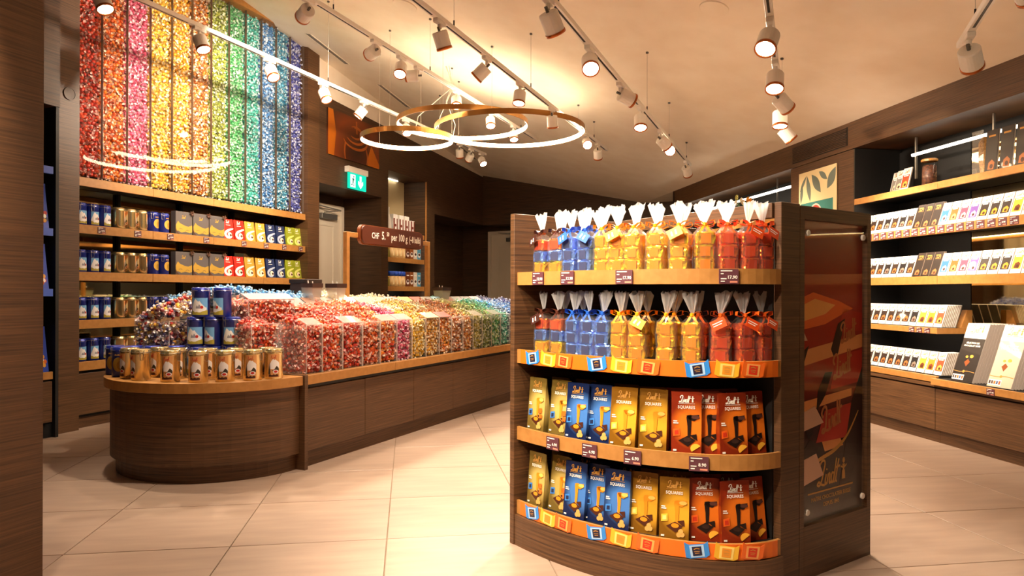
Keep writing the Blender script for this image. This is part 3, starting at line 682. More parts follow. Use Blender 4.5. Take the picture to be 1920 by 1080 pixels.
b = MB(); b.flat([(.27,.18),(.31,.18),(.31,.09),(.345,.12),(.345,.075),(.29,.02),(.235,.075),(.235,.12),(.27,.09)][::1], -.0308)
link('arrow_mark', b.mesh('arrow_mark', ew), pn)
nf = thing('niche_shelves', 'recessed shelves with ochre edges in the wooden wall behind the counter', 'shelves', LF)
link('side_lining', boxm('side_lining', (5.742, 5.755, -.004, .02, 0, 2.8), GOLD), nf)
link('lit_back_panel', boxm('lit_back_panel', (4.62, 5.75, .40, .42, 2.02, 2.80), mat('panel_beige', 'cdb98e', .6)), nf)
link('mirror_back', boxm('mirror_back', (4.62, 5.75, .40, .42, .5, 2.0), BLACK), nf)
link('light_bar', boxm('light_bar', (4.66, 5.5, .36, .38, 2.785, 2.797), LEDT), nf)
NZ = [1.965, 1.585, 1.17]
for z in NZ:
    bo = link('shelf_board', boxm('shelf_board', (4.62, 5.74, .06, .39, z-.05, z-.02), BLACK), nf)
    link('shelf_edge', boxm('shelf_edge', (4.62, 5.74, .03, .06, z-.07, z), GOLD, .002), bo)
    link('under_light', boxm('under_light', (4.7, 5.7, .08, .10, z-.062, z-.052), LEDT), bo)
can = [('can', MB().lathe([(.042,0),(.046,.004),(.046,.15)], 18).mesh('can', mat('can_tan', 'caa36a', .4), True)), ('lid', MB().lathe([(.048,.15),(.048,.215),(.045,.22)], 18).mesh('lid', mat('can_lid', '2c50b8', .35), True)), ('label_print', mount(.0465, .03, .13, [.4,.8,1,.8,.4], -.5, .5, mat('print_cocoa', 'e6cf9c', .5)))]
def cocoa(c): return [('carton', boxm('carton', (-.055, .055, 0, .07, 0, .22), mat('carton_'+c, c, .45), .002)), ('cup_print', MB().flat(disc(0,.07,.042,.038), -.0008).flat(disc(0,.08,.03,.02), -.0016, 1).mesh('cup_print', [PAPER, CHOC])), ('lettering', MB().flat([(-.035,.16),(.035,.16),(.035,.175),(-.035,.175)], -.0008).mesh('lettering', TXTW))]
CC = [cocoa('6a3416'), cocoa('8a4a1a'), cocoa('dcd2c4'), cocoa('5aa0c0')]
for zi, z in enumerate(NZ[1:]):
    for i, x in enumerate((4.70, 4.80)): spawn('small_jar', [('jar', MB().lathe([(.035,0),(.042,.01),(.042,.10),(.03,.12)], 16).mesh('jar', mat('jar_olive', '8a7a30', .3), True)), ('lid', MB().lathe([(.034,.12),(.034,.14)], 16).mesh('lid', MOON, True))], '%s olive jar on the %s niche shelf' % (('left','right')[i], ('middle','lowest')[zi]), 'jar', LF @ T(x, .13, z), 'jars in the niche')
    for i in range(4): spawn('cocoa_can', can, '%s blue lidded cocoa can on the %s niche shelf' % (ORD[i], ('middle','lowest')[zi]), 'can', LF @ T(4.92+i*.105, .13, z), 'cocoa cans in the niche')
    for i in range(4): spawn('cocoa_carton', CC[i], '%s cocoa carton from the left on the %s niche shelf' % (ORD[i], ('middle','lowest')[zi]), 'carton', LF @ T(5.36+i*.117-.01, .10, z), 'cocoa cartons in the niche')
for i, x in enumerate((5.02, 5.19, 5.36, 5.53)):
    spawn('striped_carton', [('carton', boxm('carton', (-.06, .06, 0, .08, 0, .26 - .05*(i == 3)), PAPER, .002)), ('stripe_print', MB().flat([(-.058,0),(-.02,0),(-.02,.2),(-.058,.2)], -.0008).flat([(.03,0),(.058,0),(.058,.2),(.03,.2)], -.0008).flat(disc(.0,.1,.022), -.0016).mesh('stripe_print', mat('print_brown_red', '7a3018', .5)))], '%s brown and white striped carton on the top niche shelf' % ORD[i], 'carton', LF @ T(x, .12, NZ[0]), 'striped cartons in the niche')
spawn('tall_bottle', [('bottle', MB().lathe([(.04,0),(.045,.01),(.045,.16),(.012,.24),(.012,.33)], 16).mesh('bottle', mat('bottle_white', 'e8e2da', .3), True)), ('cap', MB().lathe([(.014,.33),(.014,.35)], 12).mesh('cap', WHITE))], 'white bottle with a slim neck beside the striped cartons', 'bottle', LF @ T(4.86, .14, NZ[0]))
# ---------------------------------------------------------------- sweets counter
KW_, KL = 1.36, 4.2
def ell(a, b, n=28, k=0.0):
    """rounded counter end outline from the front corner to the rear corner, in counter coordinates"""
    return [(-a*math.sin(PI*i/n), KW_/2 - b*math.cos(PI*i/n)) for i in range(n+1)]
ce = thing('counter_end', 'rounded end of the sweets counter, dark wood with ochre top', 'counter', KF)
link('body', MB().prism(ell(.62, KW_/2-.03) , .10, .515).mesh('body', WOOD, bevel=0), ce)
link('plinth', MB().prism(ell(.585, KW_/2-.055), 0, .10).mesh('plinth', WOOD), ce)
link('ochre_top', MB().prism(ell(.655, KW_/2), .515, .572).mesh('ochre_top', GOLD, bevel=.002), ce)
kc = thing('sweets_counter', 'long sweets counter with dark wood panels and ochre edge', 'counter', KF)
link('carcass', boxm('carcass', (.03, KL, .06, KW_-.06, .10, .50), BLACK), kc)
link('end_post', boxm('end_post', (.002, .03, -.012, KW_, 0, .575), WOOD), kc)
link('plinth', boxm('plinth', (.03, KL, .045, KW_-.045, 0, .10), WOOD), kc)
xs = [.03, .632, 1.233, 1.83, 2.43, 3.03, 3.63, KL]
for a, c in zip(xs, xs[1:]):
    link('front_panel', boxm('front_panel', (a+.0015, c-.0015, .02, .058, .10, .487), WOOD, .0015), kc)
xs = [.03, .95, 1.87, 2.79, 3.5, KL]
for a, c in zip(xs, xs[1:]): link('ochre_edge', boxm('ochre_edge', (a+.001, c-.001, -.008, .025, .515, .572), GOLD, .0015), kc)
link('deck', boxm('deck', (.03, KL, .025, KW_, .515, .571), GOLD), kc)
link('shadow_gap', boxm('shadow_gap', (.03, KL, .03, .06, .489, .513), BLACK), kc)

DZ = .572
SW = {'red': ['b3241a', 'c8381c', 'd9571f'], 'redb': ['c22a1a', 'd2481f', 'e06a2a'], 'rust': ['b03a16', 'c8501c', 'd9661c'], 'orange': ['d9661c', 'e68a2a', 'c8381c'], 'pink': ['c8456e', 'd96a8a'], 'yellow': ['d9a92a', 'e8c04a'], 'gold': ['d59a2a', 'e0ae40', 'c8862a'],
      'amber': ['d0801e', 'dc962e', 'c46a1e'], 'brown': ['b0602a', 'c47a34', '9a4a20'], 'tan': ['c07a30', 'b06428', 'd8983e'], 'olive': ['a8a03c', 'bfae4a', '8a8a34'], 'moss': ['7a8a3a', '93a04a', '667a34'], 'green': ['3f9a5a', '5aa86a', '8aa84a'], 'teal': ['2f9a82', '4aaa96'],
      'slate': ['4a6a8a', '5a7aa0', '3a5a80'], 'blue': ['3a72b8', '5a8cc8'], 'navy': ['2f3f8a', '4a5aa0'], 'ivory': ['f0e2c0', 'e8d49a', 'f6ecd8'], 'mixed': ['b3241a', '4a3a6a', 'd8a33a', '8a3a3a', 'c8b8b0'], 'sky': ['4a9ad8', '6ab0e0']}
def binbox(x0, x1, y0, y1, z0, z1, flap, label, group, F=KF, sides=(1, 1), front=True, th=.003):
    r = thing('sweets_bin', label, 'bin', F, group)
    if front: link('front_pane', boxm('front_pane', (x0, x1, y0, y0+th, z0, z1), ACRYL), r)
    if sides[0]: link('side_pane', boxm('side_pane', (x0, x0+th, y0+th, y1, z0, z1), EDGE), r)
    if sides[1]: link('side_pane', boxm('side_pane', (x1-th, x1, y0+th, y1, z0, z1), EDGE), r)
    link('floor_pane', boxm('floor_pane', (x0+th, x1-th, y0+th, y1, z0, z0+.004), EDGE), r)
    link('back_pane', boxm('back_pane', (x0, x1, y1, y1+th, z0, z1+.03), EDGE), r)
    if front:
        for xe in (x0, x1-.004): link('corner_strip', boxm('corner_strip', (xe, xe+.004, y0-.0015, y0-.0001, z0, z1), RIM), r)
        link('top_rim', boxm('top_rim', (x0+.0041, x1-.0041, y0-.0015, y0-.0001, z1-.004, z1), RIM), r)
    if flap:
        b = MB().add([(x0+.005, y0-.004, z1+.004), (x1-.005, y0-.004, z1+.004), (x1-.005, y0+.075, z1+.042), (x0+.005, y0+.075, z1+.042), (x0+.005, y0-.002, z1+.001), (x1-.005, y0-.002, z1+.001), (x1-.005, y0+.077, z1+.039), (x0+.005, y0+.077, z1+.039)],
                [(0,1,2,3),(7,6,5,4),(0,4,5,1),(1,5,6,2),(2,6,7,3),(3,7,4,0)])
        link('flap', b.mesh('flap', ACRYLF if not isinstance(flap, str) else mat('flap_'+flap, flap, .3, coat=.4)), r)
    return r
def stuff(P, key, label):
    o = link('wrapped_sweets', sweets_mesh(P, mlist(SW[key])), None, KF); return tag(o, label, 'sweets', 'loose sweets on the counter', 'stuff')
# 300 single sweets: those nearest the camera
single_me = {}
NSING = [0]
def singles(P, key, label):
    """place sweets one by one while the budget lasts; returns the points left over"""
    P = np.asarray(P); k = 0
    for p in P:
        if NSING[0] >= 300: break
        c = random.choice(SW[key])
        if c not in single_me:
            me = bpy.data.meshes.new('wrapped_sweet'); me.from_pydata(SB_V.tolist(), [], SB_F.tolist())
            for m in sweetmats(c): me.materials.append(m)
            me.polygons.foreach_set('material_index', SB_M.astype(np.int32)); single_me[c] = me
        R = Matrix(rots(1)[0].tolist()).to_4x4()
        o = link('wrapped_sweet', single_me[c], None, KF @ T(*[float(v) for v in p]) @ R)
        tag(o, label, 'sweet', label.split(' of ')[0] + ' row'); NSING[0] += 1; k += 1
    return P[k:]
edges = [.06, .208, .407, .617, .819, 1.024, 1.223, 1.42, 1.622, 1.821, 2.014, 2.198, 2.372, 2.56, 2.75, 2.94, 3.13, 3.32, 3.51, 3.70, 3.89, 4.08]
FK = ['red', 'redb', 'red', 'rust', 'orange', 'pink', 'yellow', 'gold', 'amber', 'brown', 'tan', 'olive', 'moss', 'green', 'teal', 'slate', 'blue', 'blue', 'navy', 'navy', 'navy']
CN = {'red': 'red', 'redb': 'bright red', 'rust': 'rust red', 'orange': 'orange', 'pink': 'pink', 'yellow': 'yellow', 'gold': 'golden', 'amber': 'amber', 'brown': 'brown', 'tan': 'tan', 'olive': 'olive', 'moss': 'moss green', 'green': 'green', 'teal': 'teal', 'slate': 'slate blue', 'blue': 'blue', 'navy': 'navy', 'ivory': 'ivory', 'mixed': 'assorted', 'sky': 'sky blue'}
FLAP = {0: 1, 2: 1, 4: 1, 5: 1, 7: 'e0b88a', 8: 'b0605a', 11: 1, 13: 1}
BH = .305
for i, k in enumerate(FK):
    x0, x1 = edges[i], edges[i+1]; z1 = DZ+BH
    binbox(x0, x1-.003, .03, .25, DZ, z1, FLAP.get(i), 'clear bin of %s sweets, %s in the front row of the counter' % (CN[k], ORD[i] if i < 20 else 'last'), 'front row bins')
    P = face_pts(x0+.006, x1-.008, DZ+.008, z1-.02, .052)
    n1 = len(P)//2
    if i < 4: P = np.concatenate([singles(P[:n1], k, '%s wrapped sweet of the many behind the front of the %s front bin' % (CN[k], ORD[i])), P[n1:]])
    H = heap_pts(x0+.006, x1-.008, .05, .25, lambda x, y: z1-.03+.42*(y-.05))
    if i == 0:
        sd = face_pts(.04, .24, DZ+.008, z1-.01, .0); H = np.concatenate([H, np.stack([sd[:, 1]+x0+.018, sd[:, 0], sd[:, 2]], 1)])
    stuff(np.concatenate([P, H]) if len(P) else H, k, '%s sweets filling the %s front bin of the counter' % (CN[k], ORD[i] if i < 20 else 'last'))
MK = ['redb', 'red', 'redb', 'rust', 'orange', 'pink', 'ivory', 'yellow', 'ivory', 'tan', 'brown', 'olive', 'olive', 'green', 'teal', 'sky', 'blue', 'blue', 'navy', 'navy', 'navy']
MFL = {0: 'd9a0a0', 1: 'b8c0d8', 2: 1, 3: '8a6a5a', 4: 1, 5: 'd8c0c8', 6: 1, 7: 1, 8: 'd09a94', 9: 'd8b070', 10: 'b86a60', 11: 1, 12: '9ac0d0', 13: '8a6250', 14: 1, 15: 1, 16: 'e6c8c0'}
for i in range(0, 20):
    k = MK[i]; x0, x1 = edges[i], edges[i+1]; z1 = .95
    if i < 2: continue
    H = heap_pts(x0+.004, x1-.004, .262, .50, lambda x, y: .945+.2*(y-.26)+.012*math.sin(9*x))
    stuff(H, k, '%s sweets heaped in the %s bin of the raised middle row' % (CN[k], ORD[i]))
    r = binbox(x0, x1-.003, .52, .80, DZ, 1.0, None, 'clear raised bin of %s sweets, %s in the middle row' % (CN[k], ORD[i]), 'middle row bins')
    fl_ = MFL.get(i)
    if fl_:
        b = MB().box(x0+.006, x1-.008, -.055, .055, -.0015, .0015)
        link('flap', b.mesh('flap', ACRYLF if fl_ == 1 else mat('flap_'+fl_, fl_, .3, coat=.4)), r, T(0, .555, 1.012) @ RX(.55))
BK = ['sky', 'sky', 'sky', 'sky', 'yellow', 'ivory', 'ivory', 'ivory', 'ivory', 'gold', 'tan', 'olive', 'green', 'green', 'teal', 'sky', 'sky', 'blue', 'navy', 'navy']
for i in range(0, 20):
    x0, x1 = edges[i], edges[i+1]; k = BK[i]; pk = .05 if k == 'ivory' else (.085 if k == 'sky' and i < 4 else .0)
    H = heap_pts(x0, x1, .62 if i > 2 else .83, 1.28, lambda x, y: 1.0 + pk + .02*math.sin(7*x) - .16*abs(y-.86))
    stuff(H, k, '%s sweets heaped in the %s bin of the far row' % (CN[k], ORD[i]))
    binbox(x0, x1-.003, .81, 1.33, DZ, .93, None, 'clear bin of %s sweets, %s in the far row of the counter' % (CN[k], ORD[i]), 'far row bins')
# bins on the rounded end
binbox(-.17, .052, .25, .385, DZ, .885, None, 'low clear bin of red sweets on the rounded counter end', None)
P = face_pts(-.164, .046, DZ+.006, .865, .272); n1 = len(P)//2
P2 = np.concatenate([singles(P[:n1], 'red', 'red wrapped sweet of the many behind the front of the low end bin'), P[n1:]])
sd = face_pts(.265, .375, DZ+.008, .87, 0, 1); P2 = np.concatenate([P2, np.stack([sd[:, 1]-.15, sd[:, 0], sd[:, 2]], 1)])
stuff(np.concatenate([P2, heap_pts(-.164, .046, .27, .38, lambda x, y: .86+.4*(y-.27))]), 'red', 'red sweets filling the low bin on the rounded counter end')
binbox(0.0, .41, .45, .75, DZ, 1.03, 'd9a0a0', 'tall clear bin of bright red sweets on the counter end', None)
P = np.concatenate([face_pts(.006, .40, .75, 1.0, .468), heap_pts(.006, .40, .47, .75, lambda x, y: .99+.1*(y-.47))])
sd = face_pts(.47, .74, DZ+.01, 1.0, .012); sd = np.stack([sd[:, 1]+.004, sd[:, 0], sd[:, 2]], 1)
stuff(np.concatenate([P, sd]), 'redb', 'bright red sweets filling the tall bin on the counter end')
AF = (-.30, .0, .80, 1.12)
binbox(*AF, DZ, .90, None, 'clear bin of assorted sweets left of the blue tin pyramid', None)
P = np.concatenate([face_pts(AF[0]+.006, AF[1]-.006, DZ+.01, .885, .822), heap_pts(AF[0]+.006, AF[1]-.006, .82, 1.11, lambda x, y: .885+.10*(1-abs(y-.93)/.2)+.25*(x+.3))])
sd = face_pts(.81, 1.11, DZ+.01, .885, 0); sd = np.stack([sd[:, 1]-.292, sd[:, 0], sd[:, 2]], 1)
stuff(np.concatenate([P, sd]), 'mixed', 'assorted red, violet and gold sweets in the bin left of the tin pyramid')
# tins on the rounded end: front row, second row
KI = -math.radians(90-25.5)
def at_counter(name, parts, x, y, z, face, label, cat, group):
    spawn(name, parts, label, cat, T(*(KF @ Vector((x, y, z)))) @ RZ(face), group)
for i, (x, y) in enumerate(((-.44, 1.10), (-.49, .97))):
    at_counter('moon_tin', OT, x, y, DZ, .05, '%s dark blue tin at the left of the counter end' % ('left', 'right')[i], 'tin', 'blue tins on the counter end')
FR = [(-.525, .845, -.62), (-.55, .715, -.7), (-.525, .500, .1), (-.475, .335, .08), (-.385, .225, .1), (-.275, .128, .15), (-.165, .075, .35)]
for i, (x, y, a) in enumerate(FR):
    at_counter('gold_tin', GT, x, y, DZ, a, '%s gold tin from the left in the front row on the counter end' % ORD[i], 'tin', 'front row of gold tins on the counter end')
for i, (x, y, a) in enumerate(((-.40, .75, -.5), (-.40, .60, .4), (-.33, .43, .3), (-.23, .31, .4), (-.11, .185, .5))):
    at_counter('gold_tin', GT, x, y, DZ, a, '%s gold tin from the left in the second row on the counter end' % ORD[i], 'tin', 'second row of gold tins on the counter end')
for i, (x, y) in enumerate(((-.40, .98), (-.36, .87), (-.29, .745), (-.30, .53))):
    at_counter('mountain_tin', MT, x, y, DZ, .2, '%s low blue tin from the left behind the gold tins' % ORD[i], 'tin', 'low blue tins behind the gold tins')
p0 = LW0[1]
for lvl, xs in ((0, (-1.945, -1.835, -1.726)), (1, (-1.945, -1.835, -1.726)), (2, (-1.915, -1.782))):
    for i, X in enumerate(xs):
        spawn('mountain_tin', MT, '%s blue mountain tin in the %s tier of the tin pyramid' % ((('left', 'middle', 'right') if len(xs) == 3 else ('left', 'right'))[i], ('bottom', 'middle', 'top')[lvl]), 'tin', T(X, 4.27, DZ+lvl*.1785) @ RZ((.25, -.5, .3)[i]), 'pyramid of blue mountain tins')
# price sign on its ochre frame
fr_ = thing('sign_frame', 'square ochre tube arch standing behind the sweets on the counter', 'frame', KF)
link('post', boxm('post', (1.25, 1.29, .68, .72, DZ, 1.575), GOLD, .003), fr_); link('post', boxm('post', (2.47, 2.51, .68, .72, DZ, 1.575), GOLD, .003), fr_)
link('crossbar', boxm('crossbar', (1.29, 2.47, .68, .72, 1.535, 1.575), GOLD, .003), fr_)
sg = thing('price_sign', 'brown rounded price board with white lettering on the ochre frame', 'sign', KF @ T(1.86, .66, 1.565))
def rrect(x0, x1, z0, z1, r, n=5):
    P = []
    for cx, cz, a in ((x1-r, z1-r, 0), (x0+r, z1-r, PI/2), (x0+r, z0+r, PI), (x1-r, z0+r, 1.5*PI)): P += [(cx+r*math.cos(a+PI/2*i/n), cz+r*math.sin(a+PI/2*i/n)) for i in range(n+1)]
    return P
link('board', MB().prism(rrect(-.46, .46, -.075, .075, .05), -.02, .02, 0, RX(PI/2)).mesh('board', mat('sign_brown', '5a2a18', .35)), sg)
link('rim', MB().prism(rrect(-.468, .468, -.083, .083, .055), -.018, .012, 0, T(0, .012, 0) @ RX(PI/2)).mesh('rim', mat('sign_rim', '8a4a26', .35)), sg)
link('lettering', text('CHF', .072, TXTW, 0, 'LEFT', .001, .75), sg, T(-.335, -.021, -.026))
link('lettering', text('5.', .095, TXTW, 0, 'LEFT', .0015, .8), sg, T(-.195, -.021, -.026))
link('lettering', text('50', .05, TXTW, 0, 'LEFT', .001, .75), sg, T(-.122, -.021, .006))
link('lettering', text('per 100 g', .088, TXTW, 0, 'LEFT', .0015, .74), sg, T(-.055, -.021, -.026))
link('lettering', text('(~8 balls)', .08, TXTW, 0, 'LEFT', .0012, .64), sg, T(.225, -.021, -.026))
# bag tubs with brown rims
tubw = clear('tub_clear', refl=1.2, body='d8cdbd', bodyw=.45); rim = mat('tub_brown', '3a2218', .45)
def tub(x, y, z, sx, lb):
    r = thing('bag_tub', lb, 'tub', KF @ T(x, y, z) @ SC(.8, .8, .8), 'brown rimmed tubs on the counter')
    link('wall', MB().lathe([(.07,0),(.095,.13)], 4, M=SC(sx, 1, 1) @ RZ(PI/4)).mesh('wall', tubw), r)
    link('rim', MB().lathe([(.095,.125),(.102,.125),(.102,.165),(.09,.165)], 4, M=SC(sx, 1, 1) @ RZ(PI/4)).mesh('rim', rim), r)
    link('scoops', MB().tube([(-.02,0,.02),(-.03,.02,.19)], .006, 6).tube([(.03,0,.02),(.02,.01,.185)], .006, 6).mesh('scoops', PAPER), r)
tub(.75, .60, 1.015, 1.0, 'clear tub with brown rim, leftmost on the counter'); tub(1.00, .58, 1.015, 1.0, 'clear tub with brown rim beside the ochre frame post'); tub(2.60, .60, 1.0, 1.5, 'wide clear tub with brown rim right of the price sign')
spawn('brown_box', [('box', boxm('box', (0, .17, 0, .16, 0, .12), rim, .003)), ('lid', boxm('lid', (-.005, .175, -.005, .165, .12, .15), mat('tub_brown_dark', '2c1a12', .5), .003))], 'plain dark brown box between two tubs on the counter', 'box', KF @ T(.80, .70, 1.03))
# ---------------------------------------------------------------- gondola
GA, GB_ = .51, .92
def gp(t, ins=0): return (-(GA-ins)*math.cos(t), .92-(GB_-ins)*math.sin(t))
def gface(t): 
    nx, ny = -GB_*math.cos(t), -GA*math.sin(t); return math.atan2(nx, -ny)
def gM(t, z, ins=0, tw=0): x, y = gp(t, ins); return T(x, y, z) @ RZ(gface(t)+tw)
def gpoly(ins=0, n=26, x1=0.0): return [gp(PI/2*i/n, ins) for i in range(n+1)] + ([(x1, gp(PI/2, ins)[1]), (x1, .919)] if x1 else [(0, .919)])
def gband(z0, z1, o0, o1, t0=0, t1=PI/2, n=28):
    b = MB(); vs = []
    for i in range(n+1):
        t = t0+(t1-t0)*i/n
        for o, z in ((o1, z0), (o0, z0), (o0, z1), (o1, z1)): vs.append((*gp(t, -o), z))
    fs = []
    for i in range(n):
        for k in range(4): fs.append((4*i+k, 4*i+(k+1) % 4, 4*i+4+(k+1) % 4, 4*i+4+k))
    fs += [(0,3,2,1), tuple(4*n+k for k in range(4))]
    return b.add(vs, fs)
go = thing('display_stand', 'dark wooden display stand with curved shelves and red sign side', 'display stand', GF)
link('base', MB().prism(gpoly(-.02), 0, .13).mesh('base', WOOD), go)
link('side_panel', boxm('side_panel', (-.535, .628, .92, .95, 0, 1.42), WOOD, .002), go)
link('corner_post', boxm('corner_post', (.012, .127, 0, .03, 0, 1.415), WOOD, .0015), go)
link('back_panel', boxm('back_panel', (.002, .012, .03, .92, .13, 1.30), BLACK), go)
link('top_rail', boxm('top_rail', (-.002, .03, .03, .92, 1.358, 1.413), WOOD, .0015), go)
link('rear_panel', boxm('rear_panel', (.60, .627, .032, .92, 0, 1.15), WOOD), go)
ORNG = mat('strip_orange', 'e8701a', .4)
GS = [(1.113, 1.168), (.779, .838), (.45, .506), (.132, .19)]
shelf_o = []
for i, (z0, z1) in enumerate(GS):
    bo = link('curved_shelf', MB().prism(gpoly(.004), z0+.012, z1-.0085).mesh('curved_shelf', BLACK), go); shelf_o.append(bo)
    link('shelf_edge', gband(z0, z1, -.004, .008).mesh('shelf_edge', GOLD), bo)
    if i in (1, 3): link('orange_strip', gband(z0+.001, z1, .0085, .0095, .03, 1.535).mesh('orange_strip', ORNG), bo)
# cut-out wrapped squares along the orange strips
def square_cut(c, inner, pale):
    out = [(-.042,-.02),(-.028,-.026),(.028,-.026),(.042,-.018),(.043,.03),(.03,.022),(-.026,.024),(-.04,.034)]
    b = MB().flat(out, 0, 0, th=.001).flat([(-.024,-.022),(.024,-.022),(.026,.02),(-.024,.02)], -.0006, 1).flat([(-.016,-.017),(.016,-.017),(.017,.015),(-.016,.015)], -.0012, 2)
    return b.mesh('wrapped_square', [mat('sq_'+c, c, .4, coat=.3), mat('sqp_'+pale, pale, .4), mat('sqi_'+inner, inner, .4)]), MB().ribbon([(-.010,.006),(0,.009),(.010,.006)], .003, -.0018).ribbon([(-.010,-.002),(.010,-.002)], .002, -.0018).ribbon([(-.008,-.008),(.008,-.008)], .002, -.0018).mesh('square_lettering', TXTG)
SQ = [square_cut('2f86d8', '1f1f3a', 'a9cdf0'), square_cut('eab52e', 'e8962a', 'f4d878'), square_cut('ea6a20', 'd8381c', 'f0a858')]
for i in (1, 3):
    for k, t in enumerate((.119, .222, .316, .498, .622, .753, 1.0, 1.159, 1.321)):
        me, lt = SQ[k % 3]; o = link('wrapped_square', me, shelf_o[i], gM(t, GS[i][0]+.030, -.0115-.001*(k % 3), 0) @ RY((-.18, .1, .12)[k % 3]))
        link('square_lettering', lt, o)
for t, p in ((.156, '12.90'), (.337, '12.90'), (.636, '17.90'), (1.169, '17.90')): price_tag(shelf_o[0], gM(t, GS[0][0]+.027, -.010), p)
for t in (.253, .462, .68, 1.009): price_tag(shelf_o[2], gM(t, GS[2][0]+.022, -.010), '6.90' if t < 1 else '8.90')
# sign side
SP = printgrad('sign_print', [(0, '24100b'), (.30, '2a120c'), (.44, '4a1410'), (.58, 'b0261a'), (.72, 'a8231a'), (.86, '8a1c1c'), (1, '6a1518')], rough=.3)
# object z runs 0..1.42, so the gradient is spread with its own mesh scale
sgp = thing('advertising_sign', 'tall glazed red chocolate advertisement on the side of the display stand', 'sign', GF @ T(.129, 0, 0))
fw = .499
fb = MB(); fb.box(0, .028, 0, .045, 0, 1.41); fb.box(fw-.028, fw, 0, .045, 0, 1.41); fb.box(.028, fw-.028, 0, .045, 0, .20); fb.box(.028, fw-.028, 0, .045, 1.36, 1.41)
link('frame', fb.mesh('frame', WOOD, bevel=.001), sgp)
pp = link('printed_panel', boxm('printed_panel', (.028, fw-.028, .022, .03, .14, .96), SP), sgp, T(0, 0, .20-.14*1.4146) @ SC(1, 1, 1.4146))
Y = .0212
def sp(nm, polys, m, y=Y):
    b = MB()
    for p in polys: b.flat(p, y)
    return link(nm, b.mesh(nm, m), sgp)
sp('glow_print', [[(.03,1.06),(.12,1.085),(.30,1.05),(.40,1.02),(.33,1.0),(.20,.96),(.03,.94)]], mat('sg_orange', 'f4691e', .4))
sp('glow_core_print', [[(.03,1.03),(.13,1.06),(.27,1.035),(.2,1.0),(.03,.97)]], mat('sg_amber', 'ffb35a', .4), Y-.0007)
sp('box_face_print', [[(.29,.92),(.47,.93),(.47,1.0),(.33,1.02)], [(.24,.70),(.47,.72),(.47,.85),(.28,.83)], [(.14,.50),(.38,.50),(.44,.64),(.20,.62)]], mat('sg_red', 'bb2c1e', .4))
sp('box_edge_print', [[(.03,.80),(.47,.86),(.47,.915),(.03,.86)], [(.03,.625),(.39,.665),(.39,.695),(.03,.665)], [(.20,.46),(.33,.47),(.31,.5),(.18,.50)]], mat('sg_cream', 'e89a5a', .4), Y-.0004)
sp('slot_print', [[(.24,.86),(.29,.96),(.34,.98),(.29,.84),(.26,.83)], [(.15,.70),(.20,.77),(.25,.77),(.20,.68),(.14,.62)], [(.03,.80),(.05,.86),(.09,.88),(.06,.82)], [(.06,.56),(.12,.62),(.12,.54),(.09,.52)]], mat('sg_dark', '260b08', .4), Y-.0008)
sp('dark_print', [[(.30,.30),(.471,.40),(.471,.78),(.39,.64)], [(.03,.46),(.10,.52),(.20,.44),(.22,.36),(.03,.30)]], mat('sg_brown', '2a100b', .4), Y-.0003)
sp('leaflet_reflection', [[(.029,.62),(.13,.645),(.19,.575),(.029,.55)], [(.029,.44),(.14,.46),(.19,.37),(.029,.34)], [(.029,.80+.1),(.08,.90),(.03,.97)]], mat('sg_reflection', 'e0b49a', .4), Y-.0011)  # reflection of white leaflets in the glass, painted as flat pale patches
for (x, z, s_) in ((.385, .895, .16), (.345, .755, .19), (.27, .55, .2)):
    link('script_lettering', script_logo(s_, mat('sg_gold', 'c07040', .4), False, False, .09), sgp, T(x, Y-.0012, z) @ RY(-.25))
link('swoosh', MB().ribbon([(.03,.355),(.08,.405),(.17,.435),(.27,.46),(.36,.51),(.44,.60)], .016, Y-.001, taper=True).mesh('swoosh', TXTG), sgp)
link('script_lettering', script_logo(.20, TXTG, False, True, .07), sgp, T(.24, Y-.001, .325))
link('lettering_rule', MB().flat([(.085,.305),(.40,.305),(.40,.311),(.085,.311)], Y-.001).mesh('rule', TXTG), sgp)
link('lettering', text('MAÎTRE CHOCOLATIER SUISSE', .0235, TXTG, sx=.86), sgp, T(.245, Y-.001, .275)); link('lettering', text('DEPUIS 1845', .0235, TXTG, sx=.86), sgp, T(.245, Y-.001, .247))
link('glass_pane', boxm('glass_pane', (.029, fw-.029, .008, .013, .201, 1.359), GLASS), sgp)
for x, z in ((.055, 1.31), (fw-.055, 1.31), (.055, .25), (fw-.055, .25)): link('stand_off', MB().lathe([(.012,0),(.012,.007),(.010,.009)], 16, M=T(x, .008, z) @ RX(PI/2)).mesh('stand_off', WHITE), sgp)

# --- cellophane gift bags
def block_mesh(c, seed):
    rg = random.Random(seed); b = MB(); w_, d_, h_ = .0325, .026, .0235
    j = lambda: rg.uniform(-.0025, .0025)
    vs = [(sx*w_+j(), sy*d_+j(), h_+sz*h_+j()) for sz in (-1, 1) for sx, sy in ((-1,-1),(1,-1),(1,1),(-1,1))]
    b.add(vs, [(0,3,2,1),(4,5,6,7),(0,1,5,4),(1,2,6,5),(2,3,7,6),(3,0,4,7)])
    me = b.mesh('foil_block', foil(c), bevel=.005, seg=1)
    import bmesh
    bm = bmesh.new(); bm.from_mesh(me); bmesh.ops.subdivide_edges(bm, edges=[e for e in bm.edges if e.calc_length() > .02], cuts=3, use_grid_fill=True)
    bmesh.ops.triangulate(bm, faces=bm.faces)
    for v in bm.verts: v.co += Vector((rg.uniform(-1, 1), rg.uniform(-1, 1), rg.uniform(-1, 1)))*.0019
    bm.to_mesh(me); bm.free(); return me
def foil(c):
    n = 'foilb_'+c
    return MATS.get(n) or noisy(n, c, ''.join('%02x' % min(255, int(int(c[i:i+2], 16)*1.25+12)) for i in (0, 2, 4)), 45, (1, 1, 1), .24, .75, 3, .6, .4, .6, coat=.3)
